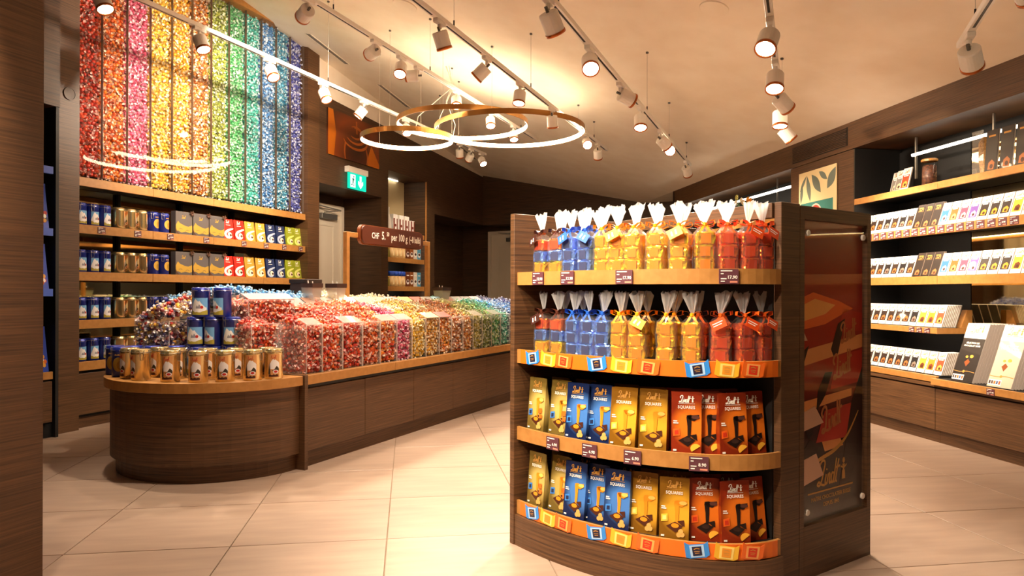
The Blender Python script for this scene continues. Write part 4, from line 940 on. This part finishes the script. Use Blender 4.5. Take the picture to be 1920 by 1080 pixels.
FC = {'gold': ('eba51a', 'd8780e'), 'blue': ('5a80d8', '2c3560'), 'orange': ('ec5a10', 'c43c0a')}
FB = {k: [block_mesh(v[0], s) for s in (1, 2, 3)] for k, v in FC.items()}
FPm = {k: MB().flat([(-.018,.006),(.018,.006),(.018,.040),(-.018,.040)], -.0312).mesh('square_print', mat('fp_'+v[1], v[1], .35, .2)) for k, v in FC.items()}
def cello_mesh(seed):
    rg = random.Random(seed); b = MB(); n = 20; prof = [(0,.95),(.003,1.03),(.05,1.05),(.10,1.03),(.142,1.0),(.158,.62),(.168,.25),(.172,.18)]; vs = []
    for z, q in prof:
        for j in range(n):
            a = 2*PI*j/n; c, s = math.cos(a), math.sin(a); p = 4.0; e = (abs(c)**p + abs(s)**p) ** (-1/p)
            k = q*(1.02+rg.uniform(-.055, .055)); vs.append((.0375*k*c*e, .031*k*s*e, z+rg.uniform(-.002, .002)*(z > 0)))
    fs = [(i*n+j, i*n+(j+1) % n, (i+1)*n+(j+1) % n, (i+1)*n+j) for i in range(len(prof)-1) for j in range(n)]
    return b.add(vs, fs).mesh('cellophane', CELLO)
def fan_mesh(seed):
    rg = random.Random(seed); b = MB(); n = 18; lx = rg.uniform(-.012, .012); vs = []
    for t, q in ((0, .16), (.35, .45), (.7, .75), (1, .95)):
        for j in range(n):
            a = 2*PI*j/n; z = .172+.078*t+(rg.uniform(-.012, .012) if t == 1 else 0); k = q*(.72 if j % 2 else 1.12)
            vs.append((.030*k*math.cos(a)+lx*t, .013*k*math.sin(a), z))
    return b.add(vs, [(i*n+j, i*n+(j+1) % n, (i+1)*n+(j+1) % n, (i+1)*n+j) for i in range(3) for j in range(n)]).mesh('cellophane_fan', CELLOF)
def bow_mesh(m):
    b = MB()
    for sg in (-1, 1):
        p = [(0,-.012,.172), (sg*.018,-.016,.184), (sg*.034,-.016,.186), (sg*.036,-.016,.172), (sg*.018,-.016,.166), (0,-.012,.170)]
        L = [(x, y-.006, z) for x, y, z in p]; R = [(x*.96, y+.014, z-.002) for x, y, z in p]; k = len(p)
        b.add(L+R, [(i, i+1, i+1+k, i+k) for i in range(k-1)])
        t = [(sg*.002,-.016,.170), (sg*.012,-.022,.152), (sg*.022,-.024,.138)]
        b.add([(x-.005, y, z) for x, y, z in t] + [(x+.005, y, z) for x, y, z in t], [(0,1,4,3),(1,2,5,4)])
    b.lathe([(.0,.162),(.0085,.166),(.0085,.176),(.0,.180)], 8, M=T(0,-.013,0))
    return b.mesh('ribbon_bow', m)
CEL = [cello_mesh(s) for s in range(4)]; FAN = [fan_mesh(s) for s in range(5)]
BOW = {'gold': bow_mesh(mat('bow_gold', 'eb9a16', .35)), 'blue': bow_mesh(mat('bow_blue', '1f56b8', .35)), 'orange': bow_mesh(mat('bow_orange', 'e0601a', .35)), 'mixed': bow_mesh(mat('bow_brown', '4a2214', .35))}
TGC = {'gold': 'f0b62a', 'blue': '2a62c8', 'orange': 'dc4a12', 'mixed': '3a1a12'}
def gtag(k):
    b = MB().box(-.026, .026, -.0008, .0008, -.018, .018); me = b.mesh('gift_tag', mat('gt_'+k, TGC[k], .45))
    t = MB()
    if k in ('orange',): t.flat([(-.02,.004),(.018,.004),(.018,.007),(-.02,.007)], -.0015).flat([(-.02,-.004),(.012,-.004),(.012,-.001),(-.02,-.001)], -.0015)
    else: t.flat([(-.016,-.008),(-.009,-.010),(-.007,.008),(-.012,.009)], -.0015).flat([(0,-.008),(.007,-.010),(.009,.008),(.004,.009)], -.0015)
    return me, t.mesh('tag_print', TXTW)
GTAG = {k: gtag(k) for k in TGC}
NB = [0]
def gift_bag(t, z, ins, kind, label, tagged, two=False, sc=1.0, par=None):
    NB[0] += 1; s = NB[0]; rg = random.Random(s)
    M = GF @ gM(t, z, ins, rg.uniform(-.12, .12)) @ SC(sc, 1, sc)
    r = thing('gift_bag', label, 'gift bag', M, 'cellophane gift bags on the display stand')
    ks = [kind]*3 if kind != 'mixed' else ['gold', 'blue', 'orange']
    for i, k in enumerate(ks):
        o = link('foil_block', FB[k][(s+i) % 3], r, T(rg.uniform(-.003, .003), 0, .002+i*.0468) @ RZ(rg.uniform(-.14, .14)))
        link('square_print', FPm[k], o, T(0, .0028, 0))
    link('cellophane', CEL[s % 4], r); link('cellophane_fan', FAN[s % 5], r, RZ(rg.uniform(-.5, .5))); link('ribbon_bow', BOW[kind], r)
    if tagged:
        me, tp = GTAG[kind]; o = link('gift_tag', me, r, T(.012*tagged, -.043, .140) @ RY(.45*tagged) @ RX(-.25)); link('tag_print', tp, o)
KN = {'gold': 'gold', 'blue': 'blue', 'orange': 'orange', 'mixed': 'three-coloured'}
def row(ts, z, ins, kinds, tags, where):
    cnt = {}
    for t, k, tg in zip(ts, kinds, tags):
        cnt[k] = cnt.get(k, 0)+1; n = kinds.count(k)
        gift_bag(t, z, ins, k, '%s %s foil gift bag %s' % (ORD[cnt[k]-1], KN[k], where), tg, sc=1.0)
k1 = ['mixed']*2 + ['blue']*2 + ['gold']*6 + ['orange']*3
row((.115, .225, .315, .412, .505, .59, .68, .797, .923, 1.069, 1.212, 1.37, 1.51), GS[0][1]-.008, .05, k1, (-1, 0, -1, 1, 0, -1, 0, 0, -1, 0, 0, 1, 1), 'from the left, front of the top shelf')
row((.18, .32, .44, .56, .68, .82, .97, 1.12, 1.29), GS[0][1]-.008, .125, ['mixed', 'blue', 'blue', 'gold', 'gold', 'gold', 'gold', 'orange', 'orange'], (0,)*9, 'from the left, back row of the top shelf')
k2 = ['mixed']*2 + ['blue']*3 + ['gold']*4 + ['orange']*3
row((.125, .235, .335, .425, .51, .605, .70, .855, 1.0, 1.169, 1.335, 1.50), GS[1][1]-.008, .05, k2, (-1, 0, 0, 0, 0, 0, 1, 0, 0, -1, 1, 1), 'from the left, front of the second shelf')
row((.19, .33, .46, .60, .75, .92, 1.08, 1.26), GS[1][1]-.008, .125, ['mixed', 'blue', 'blue', 'gold', 'gold', 'gold', 'orange', 'orange'], (0,)*8, 'from the left, back row of the second shelf')

# --- standing pouches of chocolate squares
PW, PD, PH = .108, .052, .222
def big_pouch(kind):
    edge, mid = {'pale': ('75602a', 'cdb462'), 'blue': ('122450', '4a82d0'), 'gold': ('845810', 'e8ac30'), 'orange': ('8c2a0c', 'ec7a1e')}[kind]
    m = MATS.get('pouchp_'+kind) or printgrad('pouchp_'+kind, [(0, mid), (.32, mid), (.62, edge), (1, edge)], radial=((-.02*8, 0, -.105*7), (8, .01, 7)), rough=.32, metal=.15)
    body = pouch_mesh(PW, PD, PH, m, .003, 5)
    tilt = math.atan2(PD/2, PH); M0 = T(0, -PD/2-.0012, 0) @ RX(-tilt)
    dark = kind == 'orange'; cc = CHOCD if dark else CHOC; pour = CHOCD if dark else AMBER
    P = [('pouch', body)]
    def add(nm, b, m, dy=0): P.append((nm, b.mesh(nm, m), M0 @ T(0, -dy, 0)))
    b = MB().flat([(.0,.132),(.004,.140),(.018,.142),(.017,.10),(.015,.062),(.005,.060),(.004,.10)]); b.flat([(.0,.138),(.045,.143),(.042,.13),(.028,.12),(.010,.124)]); add('pour_print', b, pour, .0010)
    add('spoon_print', MB().flat(disc(.032,.134,.014,.007)), mat('print_spoon_'+('d' if dark else 'c'), '55322a' if dark else 'f6c060', .3), .0018)
    b = MB().flat([(-.028,.048),(.004,.066),(.032,.052),(.006,.028)]).flat([(.012,.068),(.036,.074),(.038,.052),(.030,.054)]); add('chocolate_print', b, cc, .0014)
    add('filling_print', MB().flat(disc(.004,.052,.014,.008)), pour if not dark else mat('print_gloss', '3a2620', .2), .0020)
    ic = {'pale': '3f7fd0', 'blue': '3f86d8', 'gold': 'f0c040', 'orange': 'e8621c'}[kind]
    b = MB().flat([(-.046,.062),(-.022,.066),(-.023,.092),(-.046,.088)]); add('square_icon', b, mat('sq_'+ic, ic, .4), .0008)
    b = MB().flat([(-.041,.068),(-.027,.070),(-.028,.085),(-.041,.083)]); add('icon_centre', b, mat('ici_'+kind, {'pale': '24304f', 'blue': '1f2a50', 'gold': 'f6dc80', 'orange': 'c83418'}[kind], .4), .0014)
    if dark: b = MB().flat(disc(.034,.022,.019,.017, 12, .6, .6+PI*1.05)[::-1]); add('orange_slice', b, ORSL, .0012)
    else: b = MB().flat(disc(.018,.020,.009,n=9)).flat(disc(.030,.022,.009,n=9), -.0005).flat(disc(.025,.033,.009,n=9), -.001); add('hazelnuts', b, NUT, .0012)
    if kind == 'pale': add('wrapped_icons', MB().flat([(.020,.078),(.040,.080),(.039,.10),(.020,.098)]).flat([(.024,.058),(.042,.058),(.044,.074),(.026,.076)], -.0005), mat('sq_ea6a20', 'ea6a20', .4), .0022)
    P.append(('lettering', text('SQUARES', .0155, TXTW, bold=.0002, sx=.95), M0 @ T(0, -.001, .163)))
    P.append(('script_lettering', script_logo(.052, TXTW if dark else TXTG, True, True, .09), M0 @ T(-.002, -.001, .184)))
    P.append(('note_print', MB().flat([(-.046,.108),(-.028,.108),(-.028,.112),(-.046,.112)]).flat([(-.046,.115),(-.032,.115),(-.032,.119),(-.046,.119)]).flat([(-.046,.010),(-.034,.010),(-.034,.016),(-.046,.016)]).mesh('note_print', TXTW), M0 @ T(0, -.001, 0)))
    return P
BP = {k: big_pouch(k) for k in ('pale', 'blue', 'gold', 'orange')}
PN = {'pale': 'pale gold', 'blue': 'blue', 'gold': 'deep gold', 'orange': 'orange'}
def prow(ts, z, ins, kinds, where, plain=False, tw=None):
    cnt = {}
    for i, (t, k) in enumerate(zip(ts, kinds)):
        cnt[k] = cnt.get(k, 0)+1; ps = BP[k] if not plain else [BP[k][0], ('script_lettering',)+BP[k][-2][1:]]
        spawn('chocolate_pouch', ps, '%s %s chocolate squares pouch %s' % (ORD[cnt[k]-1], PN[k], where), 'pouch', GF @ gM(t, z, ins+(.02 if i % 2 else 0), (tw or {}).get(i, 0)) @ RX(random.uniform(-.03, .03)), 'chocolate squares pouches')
kk = ['pale']*2 + ['blue']*2 + ['gold']*2 + ['orange']*4
prow((.10, .235, .365, .49, .625, .785, .965, 1.095, 1.24, 1.42), GS[2][1]-.008, .045, kk, 'in front on the third shelf', tw={8: .12, 7: -.1})
prow((.17, .33, .47, .61, .78, .95, 1.12, 1.31), GS[2][1]-.008, .12, ['pale', 'pale', 'blue', 'gold', 'gold', 'orange', 'orange', 'orange'], 'in the back row of the third shelf', True)
kk = ['pale']*2 + ['blue']*3 + ['gold']*2 + ['orange']*3
prow((.10, .235, .355, .47, .595, .735, .90, 1.08, 1.26, 1.43), GS[3][1]-.008, .045, kk, 'in front on the bottom shelf')
prow((.17, .33, .48, .63, .79, .96, 1.14, 1.32), GS[3][1]-.008, .12, ['pale', 'blue', 'blue', 'blue', 'gold', 'gold', 'orange', 'orange'], 'in the back row of the bottom shelf', True)

# ---------------------------------------------------------------- right wall shelving with chocolate bars
rs = thing('bar_shelves', 'dark shelving with ochre edges for chocolate bars on the right wall', 'shelves', RF)
link('side_panel', boxm('side_panel', (-1.08, -1.065, .004, .44, .42, 2.33), BLACK), rs)
link('mirror_back', boxm('mirror_back', (-.28, 2.6, .43, .445, .42, 2.18), MIRROR), rs)
link('black_back', boxm('black_back', (-1.065, -.285, .425, .44, .42, 2.30), BLACK), rs)
tb = link('light_tube', MB().tube([(-.62, .20, 2.19), (2.6, .20, 2.19)], .012, 10).mesh('light_tube', LEDT), rs)
for x in (-.6, .15, 1.0): link('tube_bracket', boxm('tube_bracket', (x-.006, x+.006, .21, .225, 2.0, 2.33), STEEL), rs)
RZs = [(1.892, .05, -1.065, 2.6), (1.577, .062, -1.065, 2.6), (1.21, .06, -1.065, 2.6), (.832, .042, -1.065, -.109), (.483, .046, -1.065, -.113)]
for i, (z, h, x0, x1) in enumerate(RZs):
    bo = link('shelf_board', boxm('shelf_board', (x0, x1, .02, .42, z-.03, z-.004), BLACK), rs)
    sm = [x0, -.105, .85, 1.8, x1] if x1 > 0 else [x0, x1]
    for a, c in zip(sm, sm[1:]): link('shelf_edge', boxm('shelf_edge', (a+.001, c-.001, -.004, .02, z-h, z), GOLD, .0015), bo)
    if i < 4: link('under_light', boxm('under_light', (x0+.05, x1-.05, .021, .036, z-.035, z-.0301), LEDU), bo)
    if i == 3: link('end_edge', boxm('end_edge', (x1-.001, x1+.003, -.004, .40, z-h, z), GOLD), bo)
bo = link('shelf_board', boxm('shelf_board', (-.112, 2.6, -.03, .42, .445, .468), BLACK), rs); link('shelf_edge', boxm('shelf_edge', (-.110, 2.6, -.05, -.028, .425, .472), GOLD, .0015), bo)
for k in range(17): price_tag(rs, T(-.86+.088*k, -.0045, 1.577-.031) @ SC(.95, 1, 1), '8.90')
for x in (-.36, -.28, -.20): price_tag(rs, T(x, -.0045, .832-.022) @ SC(.8, 1, .75), '6.90')
price_tag(rs, T(.42, -.051, .445) @ SC(.9, 1, .8), '17.90')
for k, (a, c) in enumerate(((-1.065, -.113), (-.110, .85), (.853, 1.8))):
    spawn('base_cabinet', [('body', boxm('body', (a, c, .03, .42, .095, .43), BLACK)), ('drawer_front', boxm('drawer_front', (a+.002, c-.002, -.012, .028, .098, .395), WOOD, .002)), ('plinth', boxm('plinth', (a, c, .03, .40, 0, .094), WOOD)), ('top', boxm('top', (a, c, -.02, .03, .408, .43), WOOD))],
          ('wooden drawer cabinet beside the display stand below the bars', 'wooden drawer cabinet below the big chocolate boxes', 'wooden drawer cabinet at the right edge below the bar shelves')[k], 'cabinet', RF, 'drawer cabinets under the bar shelves')
def bar_parts(kind, pic, blob, h=.172):
    w_ = .080; dk = kind == 'dark'
    body = boxm('sleeve', (-w_/2, w_/2, 0, .011, 0, h), [PAPER if not dk else mat('sleeve_dark', '2a1d18', .35, coat=.3), mat('sleeve_side', 'a3907e', .6)], .0012)
    for f_ in body.polygons:
        if abs(f_.normal.x) > .8: f_.material_index = 1
    pm = mat('bp_'+pic, pic, .35, coat=.3); P = [('sleeve', body)]
    z0, z1 = (.028, .122) if not dk else (.005, .17)
    x = .034 if not dk else .038
    P.append(('picture_print', MB().flat([(-x,z0),(x,z0),(x,z1),(-x,z1)], -.0008).mesh('picture_print', pm)))
    P.append(('motif_print', MB().flat([(-.018,z0+.008),(.020,z0+.005),(.026,z0+.035),(.008,z0+.05),(-.014,z0+.038)], -.0016).flat(disc(.006,z0+.02,.011,n=8), -.0024, 1).mesh('motif_print', [mat('bb_'+blob, blob, .4), CHOC])))
    P.append(('title_print', MB().flat([(-.022,z1-.012),(.022,z1-.012),(.022,z1-.004),(-.022,z1-.004)], -.0018).mesh('title_print', TXTW if not dk else TXTG)))
    P.append(('script_lettering', script_logo(.05, TXTG, True, True, .07), T(0, -.0010, .135)))
    return P
BARS = {'dark cocoa': bar_parts('w', '33251e', 'a86a34'), 'black cocoa': bar_parts('w', '1f1a1a', '8a7a6a'), 'yellow': bar_parts('w', 'e6b93a', '6a3416'), 'orange': bar_parts('w', 'dd8a2a', '7a3a1a'), 'red': bar_parts('w', 'cf4a2a', 'e8a84a'), 'blue': bar_parts('w', '2f6ab0', '9ad0f0'), 'rose': bar_parts('w', 'b8405a', 'e8a0a0'), 'violet': bar_parts('w', '6a4a90', 'd0b0e0'),
        'caramel': bar_parts('w', '2f2622', 'e0952a'), 'tall dark': bar_parts('dark', '2a201b', 'b06a3a', .19), 'rust orange': bar_parts('w', 'c8561a', 'f0b060')}
def bar_row(x, y, z, kind, label, depth=1, lean=.32):
    for d in range(depth):
        ps = BARS[kind] if d == 0 else [BARS[kind][0]]
        spawn('chocolate_bar', ps, label if d == 0 else label.replace(' bar, ', ' bar%s behind the ' % ('' if depth == 2 else ', %s' % ORD[d-1])), 'chocolate bar', RF @ T(x, y+d*.0135, z) @ RX(-lean), 'chocolate bars on the right wall')
seq = ['dark cocoa', 'dark cocoa', 'dark cocoa', 'black cocoa', 'dark cocoa', 'black cocoa', 'dark cocoa', 'tall dark', 'tall dark', 'tall dark', 'blue', 'rust orange', 'rose', 'violet', 'caramel', 'caramel', 'caramel', 'yellow', 'orange']
for zi, z in ((1, 1.577), (2, 1.21)):
    for i, k in enumerate(seq):
        bar_row(-1.0+.088*i, .045, z+.004, k, '%s bar, %s from the display stand on the %s bar shelf' % (k, ORD[i], ('upper', 'second')[zi-1]), 2)
seq = ['dark cocoa']*6 + ['black cocoa', 'yellow', 'orange', 'red']
for zi, z in ((0, .832), (1, .483)):
    for i, k in enumerate(seq):
        bar_row(-.955+.088*i, .045, z+.004, k, '%s bar, %s from the display stand on the %s bar shelf' % (k, ORD[i], ('third', 'lowest')[zi]), 9 if i == 9 else 2)
    spawn('bar_rest', [('wedge', MB().add([(0,0,0),(.05,0,0),(.05,.09,0),(0,.09,0),(0,.05,.13),(.05,.05,.13),(.05,.09,.13),(0,.09,.13)], [(0,3,2,1),(4,5,6,7),(0,1,5,4),(1,2,6,5),(2,3,7,6),(3,0,4,7)]).mesh('wedge', GOLD)), ('foot', boxm('foot', (-.005, .055, -.005, .095, 0, .004), GOLD))], 'ochre rest behind the end bars on the %s bar shelf' % ('third', 'lowest')[zi], 'rest', RF @ T(-.165, .20, z))
# big boxes
def bigbox(front, lbl):
    h = .425; w_ = .19
    P = [('carton', boxm('carton', (0, w_, 0, .02, 0, h), CARD, .001)), ('cover_print', MB().flat([(.001,.001),(w_-.001,.001),(w_-.001,h-.001),(.001,h-.001)], -.0008).mesh('cover_print', mat('bx_'+lbl, lbl, .22, coat=.6)))]
    P += [('white_band', MB().flat([(.001,h-.11),(w_-.001,h-.11),(w_-.001,h-.001),(.001,h-.001)], -.0015).mesh('white_band', PAPER)), ('script_lettering', script_logo(.11, TXTG, True, True, .06), T(w_/2, -.0022, h-.07)),
          ('lettering', text('SÉLECTION DE', .017, TXTW, bold=.0004), T(w_/2, -.0018, .275)), ('lettering', text('CHOCOLAT NOIR', .017, TXTW, bold=.0004), T(w_/2, -.0018, .255)),
          ('praline_print', MB().flat([(.07,.14),(.095,.165),(.118,.145),(.095,.11)], -.0018).mesh('praline_print', mat('bx_choc', '8a4416', .35))), ('leaf_print', MB().flat(disc(.12,.185,.016,.012,8), -.0018).flat(disc(.08,.18,.012,.009,8), -.0018).mesh('leaf_print', MOON)),
          ('ribbon_print', MB().ribbon([(.0,.075),(.06,.07),(.12,.078),(.184,.072)], .004, -.0018).flat(disc(.09,.074,.010,n=8), -.0022).mesh('ribbon_print', TXTG)),
          ('sample_band', MB().flat([(.006,.012),(.105,.012),(.105,.05),(.006,.05)], -.0018).mesh('sample_band', PAPER))]
    sq = MB()
    for i in range(5): sq.flat([(.010+i*.019,.02),(.024+i*.019,.02),(.024+i*.019,.042),(.010+i*.019,.042)], -.0026, i)
    P.append(('sample_squares', sq.mesh('sample_squares', [mat('smp%d' % i, c, .4) for i, c in enumerate(('3a2a24', '54382a', 'b8672a', '4a5a8a', 'c8501a'))])))
    return P
for j, (x, cl, nm) in enumerate(((.02, '2a2320', 'black'), (.33, 'c9b9a2', 'silvery'), (.64, '2a2320', 'black right hand'))):
    BX = bigbox(True, cl)
    for d in range(9):
        spawn('chocolate_box', BX if d == 0 else [BX[0]], ('front %s large chocolate assortment box leaning on the lowest shelf' % nm) if d == 0 else '%s box behind the front %s large chocolate box' % (ORD[d-1], nm), 'chocolate box', RF @ T(x, .0+d*.0225, .474) @ RX(-.34), 'large chocolate boxes')
# top shelf goods
WB = bar_parts('w', '8a8078', 'e0c8a0')
for i, x in enumerate((-.80, -.71, -.60)):
    spawn('chocolate_bar', WB if i < 2 else BARS['red'], '%s pale bar leaning on the top shelf beside the glass jar' % ORD[i], 'chocolate bar', RF @ T(x, .16-.03*i, 1.893) @ RX(-.25) @ SC(1.15, 1, 1.15), 'bars on the top shelf')
spawn('glass_jar', [('jar_wall', MB().lathe([(.05,0),(.054,.004),(.054,.19)], 24).mesh('jar_wall', ACRYL, True)), ('lid', MB().lathe([(.057,.19),(.057,.205),(.05,.21)], 24).mesh('lid', mat('lid_wood', 'b5803e', .4))),
      ('cocoa_filling', MB().lathe([(.049,.004),(.05,.1),(.048,.155),(.02,.165)], 16).mesh('cocoa_filling', noisy('cocoa_mix', '2c1710', '6a3c22', 70, rough=.6, bump=.8), True))], 'round glass jar of dark cocoa pieces with wooden lid on the top shelf', 'jar', RF @ T(-.335, .12, 1.893))
for i, x in enumerate((.30, .42, .54, .66)):
    spawn('tall_chocolate_bar', [(p[0], p[1], SC(1.25, 1, 1.5)) for p in BARS['tall dark']], '%s tall dark chocolate bar standing at the right of the top shelf' % ORD[i], 'chocolate bar', RF @ T(x, .05, 1.893) @ RX(-.08), 'tall bars on the top shelf')
spawn('clear_case', [('front_pane', boxm('front_pane', (0, .1, 0, .004, 0, .3), EDGE)), ('side_pane', boxm('side_pane', (0, .004, .004, .12, 0, .3), EDGE)), ('nuts', MB().lathe([(.03,.005),(.04,.1),(.04,.22),(.02,.26)], 12, M=T(.05,.06,0)).mesh('nuts', noisy('nut_mix', '9a6a30', 'd8a860', 90, rough=.6, bump=.8)))], 'clear upright case of nuts left of the tall dark bars', 'case', RF @ T(.135, .06, 1.893))
# poster on the pillar panel
po = thing('leaf_poster', 'cream and green poster with cocoa leaves and round red badge', 'poster', RF @ T(-1.92, -.001, 1.15))
link('sheet', boxm('sheet', (0, .61, -.008, 0, 0, 1.10), mat('poster_cream', 'e6cf9c', .55)), po)
link('green_field', MB().flat([(.03,.05),(.56,.05),(.56,.80),(.03,.80)], -.0088).mesh('green_field', mat('poster_green', '3f7f76', .55)), po)
b = MB()
def leaf(cx, cz, L, W, a):
    P = []
    for i in range(9): u = i/8; P.append((u*L, W*math.sin(PI*u)))
    P += [(L*(1-i/8), -W*.9*math.sin(PI*i/8)) for i in range(1, 8)]
    return [(cx+x*math.cos(a)-z*math.sin(a), cz+x*math.sin(a)+z*math.cos(a)) for x, z in P]
for q in ((.22,1.06,.24,.05,-.9), (.14,1.06,.26,.035,-1.35), (.06,1.0,.2,.025,-1.7), (.02,.92,.18,.02,.9), (.60,1.07,.22,.055,-2.2), (.34,1.07,.16,.03,-.6)): b.flat(leaf(*q), -.0092)
link('leaf_print', b.mesh('leaf_print', mat('poster_leaf', '6b7468', .6)), po)
b = MB().flat(disc(.285,.66,.11,.12,24), -.0096, 0).flat(disc(.285,.66,.095,.105,24), -.0102, 1).flat(disc(.285,.655,.08,.085,24), -.0108, 2).flat(disc(.285,.65,.055,.06,20), -.0114, 3)
link('badge_print', b.mesh('badge_print', [mat('bd_pink', 'e8c8b8', .5), mat('bd_red', 'b03a2a', .5), mat('bd_or', 'd8602a', .5), mat('bd_ye', 'f0c060', .5)]), po)
# far bay beyond the poster: shelf, tube, flowers
fb_ = thing('far_bay_shelves', 'dark shelf bay with light tube beyond the poster pillar', 'shelves', RF)
bo = link('shelf_board', boxm('shelf_board', (-5.2, -2.1, .0, .44, 1.85, 1.89), BLACK), fb_); link('shelf_edge', boxm('shelf_edge', (-5.2, -2.1, -.004, .0, 1.84, 1.892), GOLD), bo)
link('light_tube', MB().tube([(-5.2, .12, 2.19), (-2.1, .12, 2.19)], .014, 10).mesh('light_tube', LEDT), fb_); link('tube_bracket', boxm('tube_bracket', (-2.6, -2.588, .13, .145, 1.89, 2.33), STEEL), fb_)
fv = thing('flower_vase', 'small vase of white and orange flowers on the far bay shelf', 'flowers', RF @ T(-3.25, .06, 1.89))
link('vase', MB().lathe([(.03,0),(.045,.03),(.04,.08),(.02,.11),(.025,.12)], 16).mesh('vase', mat('vase', '6a5a4a', .4), True), fv)
for i, (x, z, c) in enumerate(((-.14, .27, 'f0e8d8'), (-.12, .33, 'c8c070'), (0, .28, 'f4e6cc'), (.05, .25, 'f0d8b8'), (.16, .27, 'e8a040'), (.22, .25, 'e8902a'))):
    st = link('stem', MB().tube([(0,0,.1),(x*.5,0,.18),(x,0,z)], .004, 5).mesh('stem', mat('stem_green', '4a6a34', .6)), fv)
    fm = MB()
    for k in range(8):
        a = 2*PI*k/8; fm.tube([(x,-.01,z),(x+.02*math.cos(a),-.014,z+.02*math.sin(a)),(x+.034*math.cos(a),-.006,z+.034*math.sin(a))], [.004,.012,.004], 5)
    link('blossom', fm.mesh('blossom', mat('fl_'+c, c, .6)), st)
for i, (x, z) in enumerate(((-.1,.2),(.03,.18),(.1,.2))): link('leaf', MB().flat(leaf(x-.04, z, .09, .018, .4*i), 0).mesh('leaf', mat('stem_green', '4a6a34', .6)), fv)
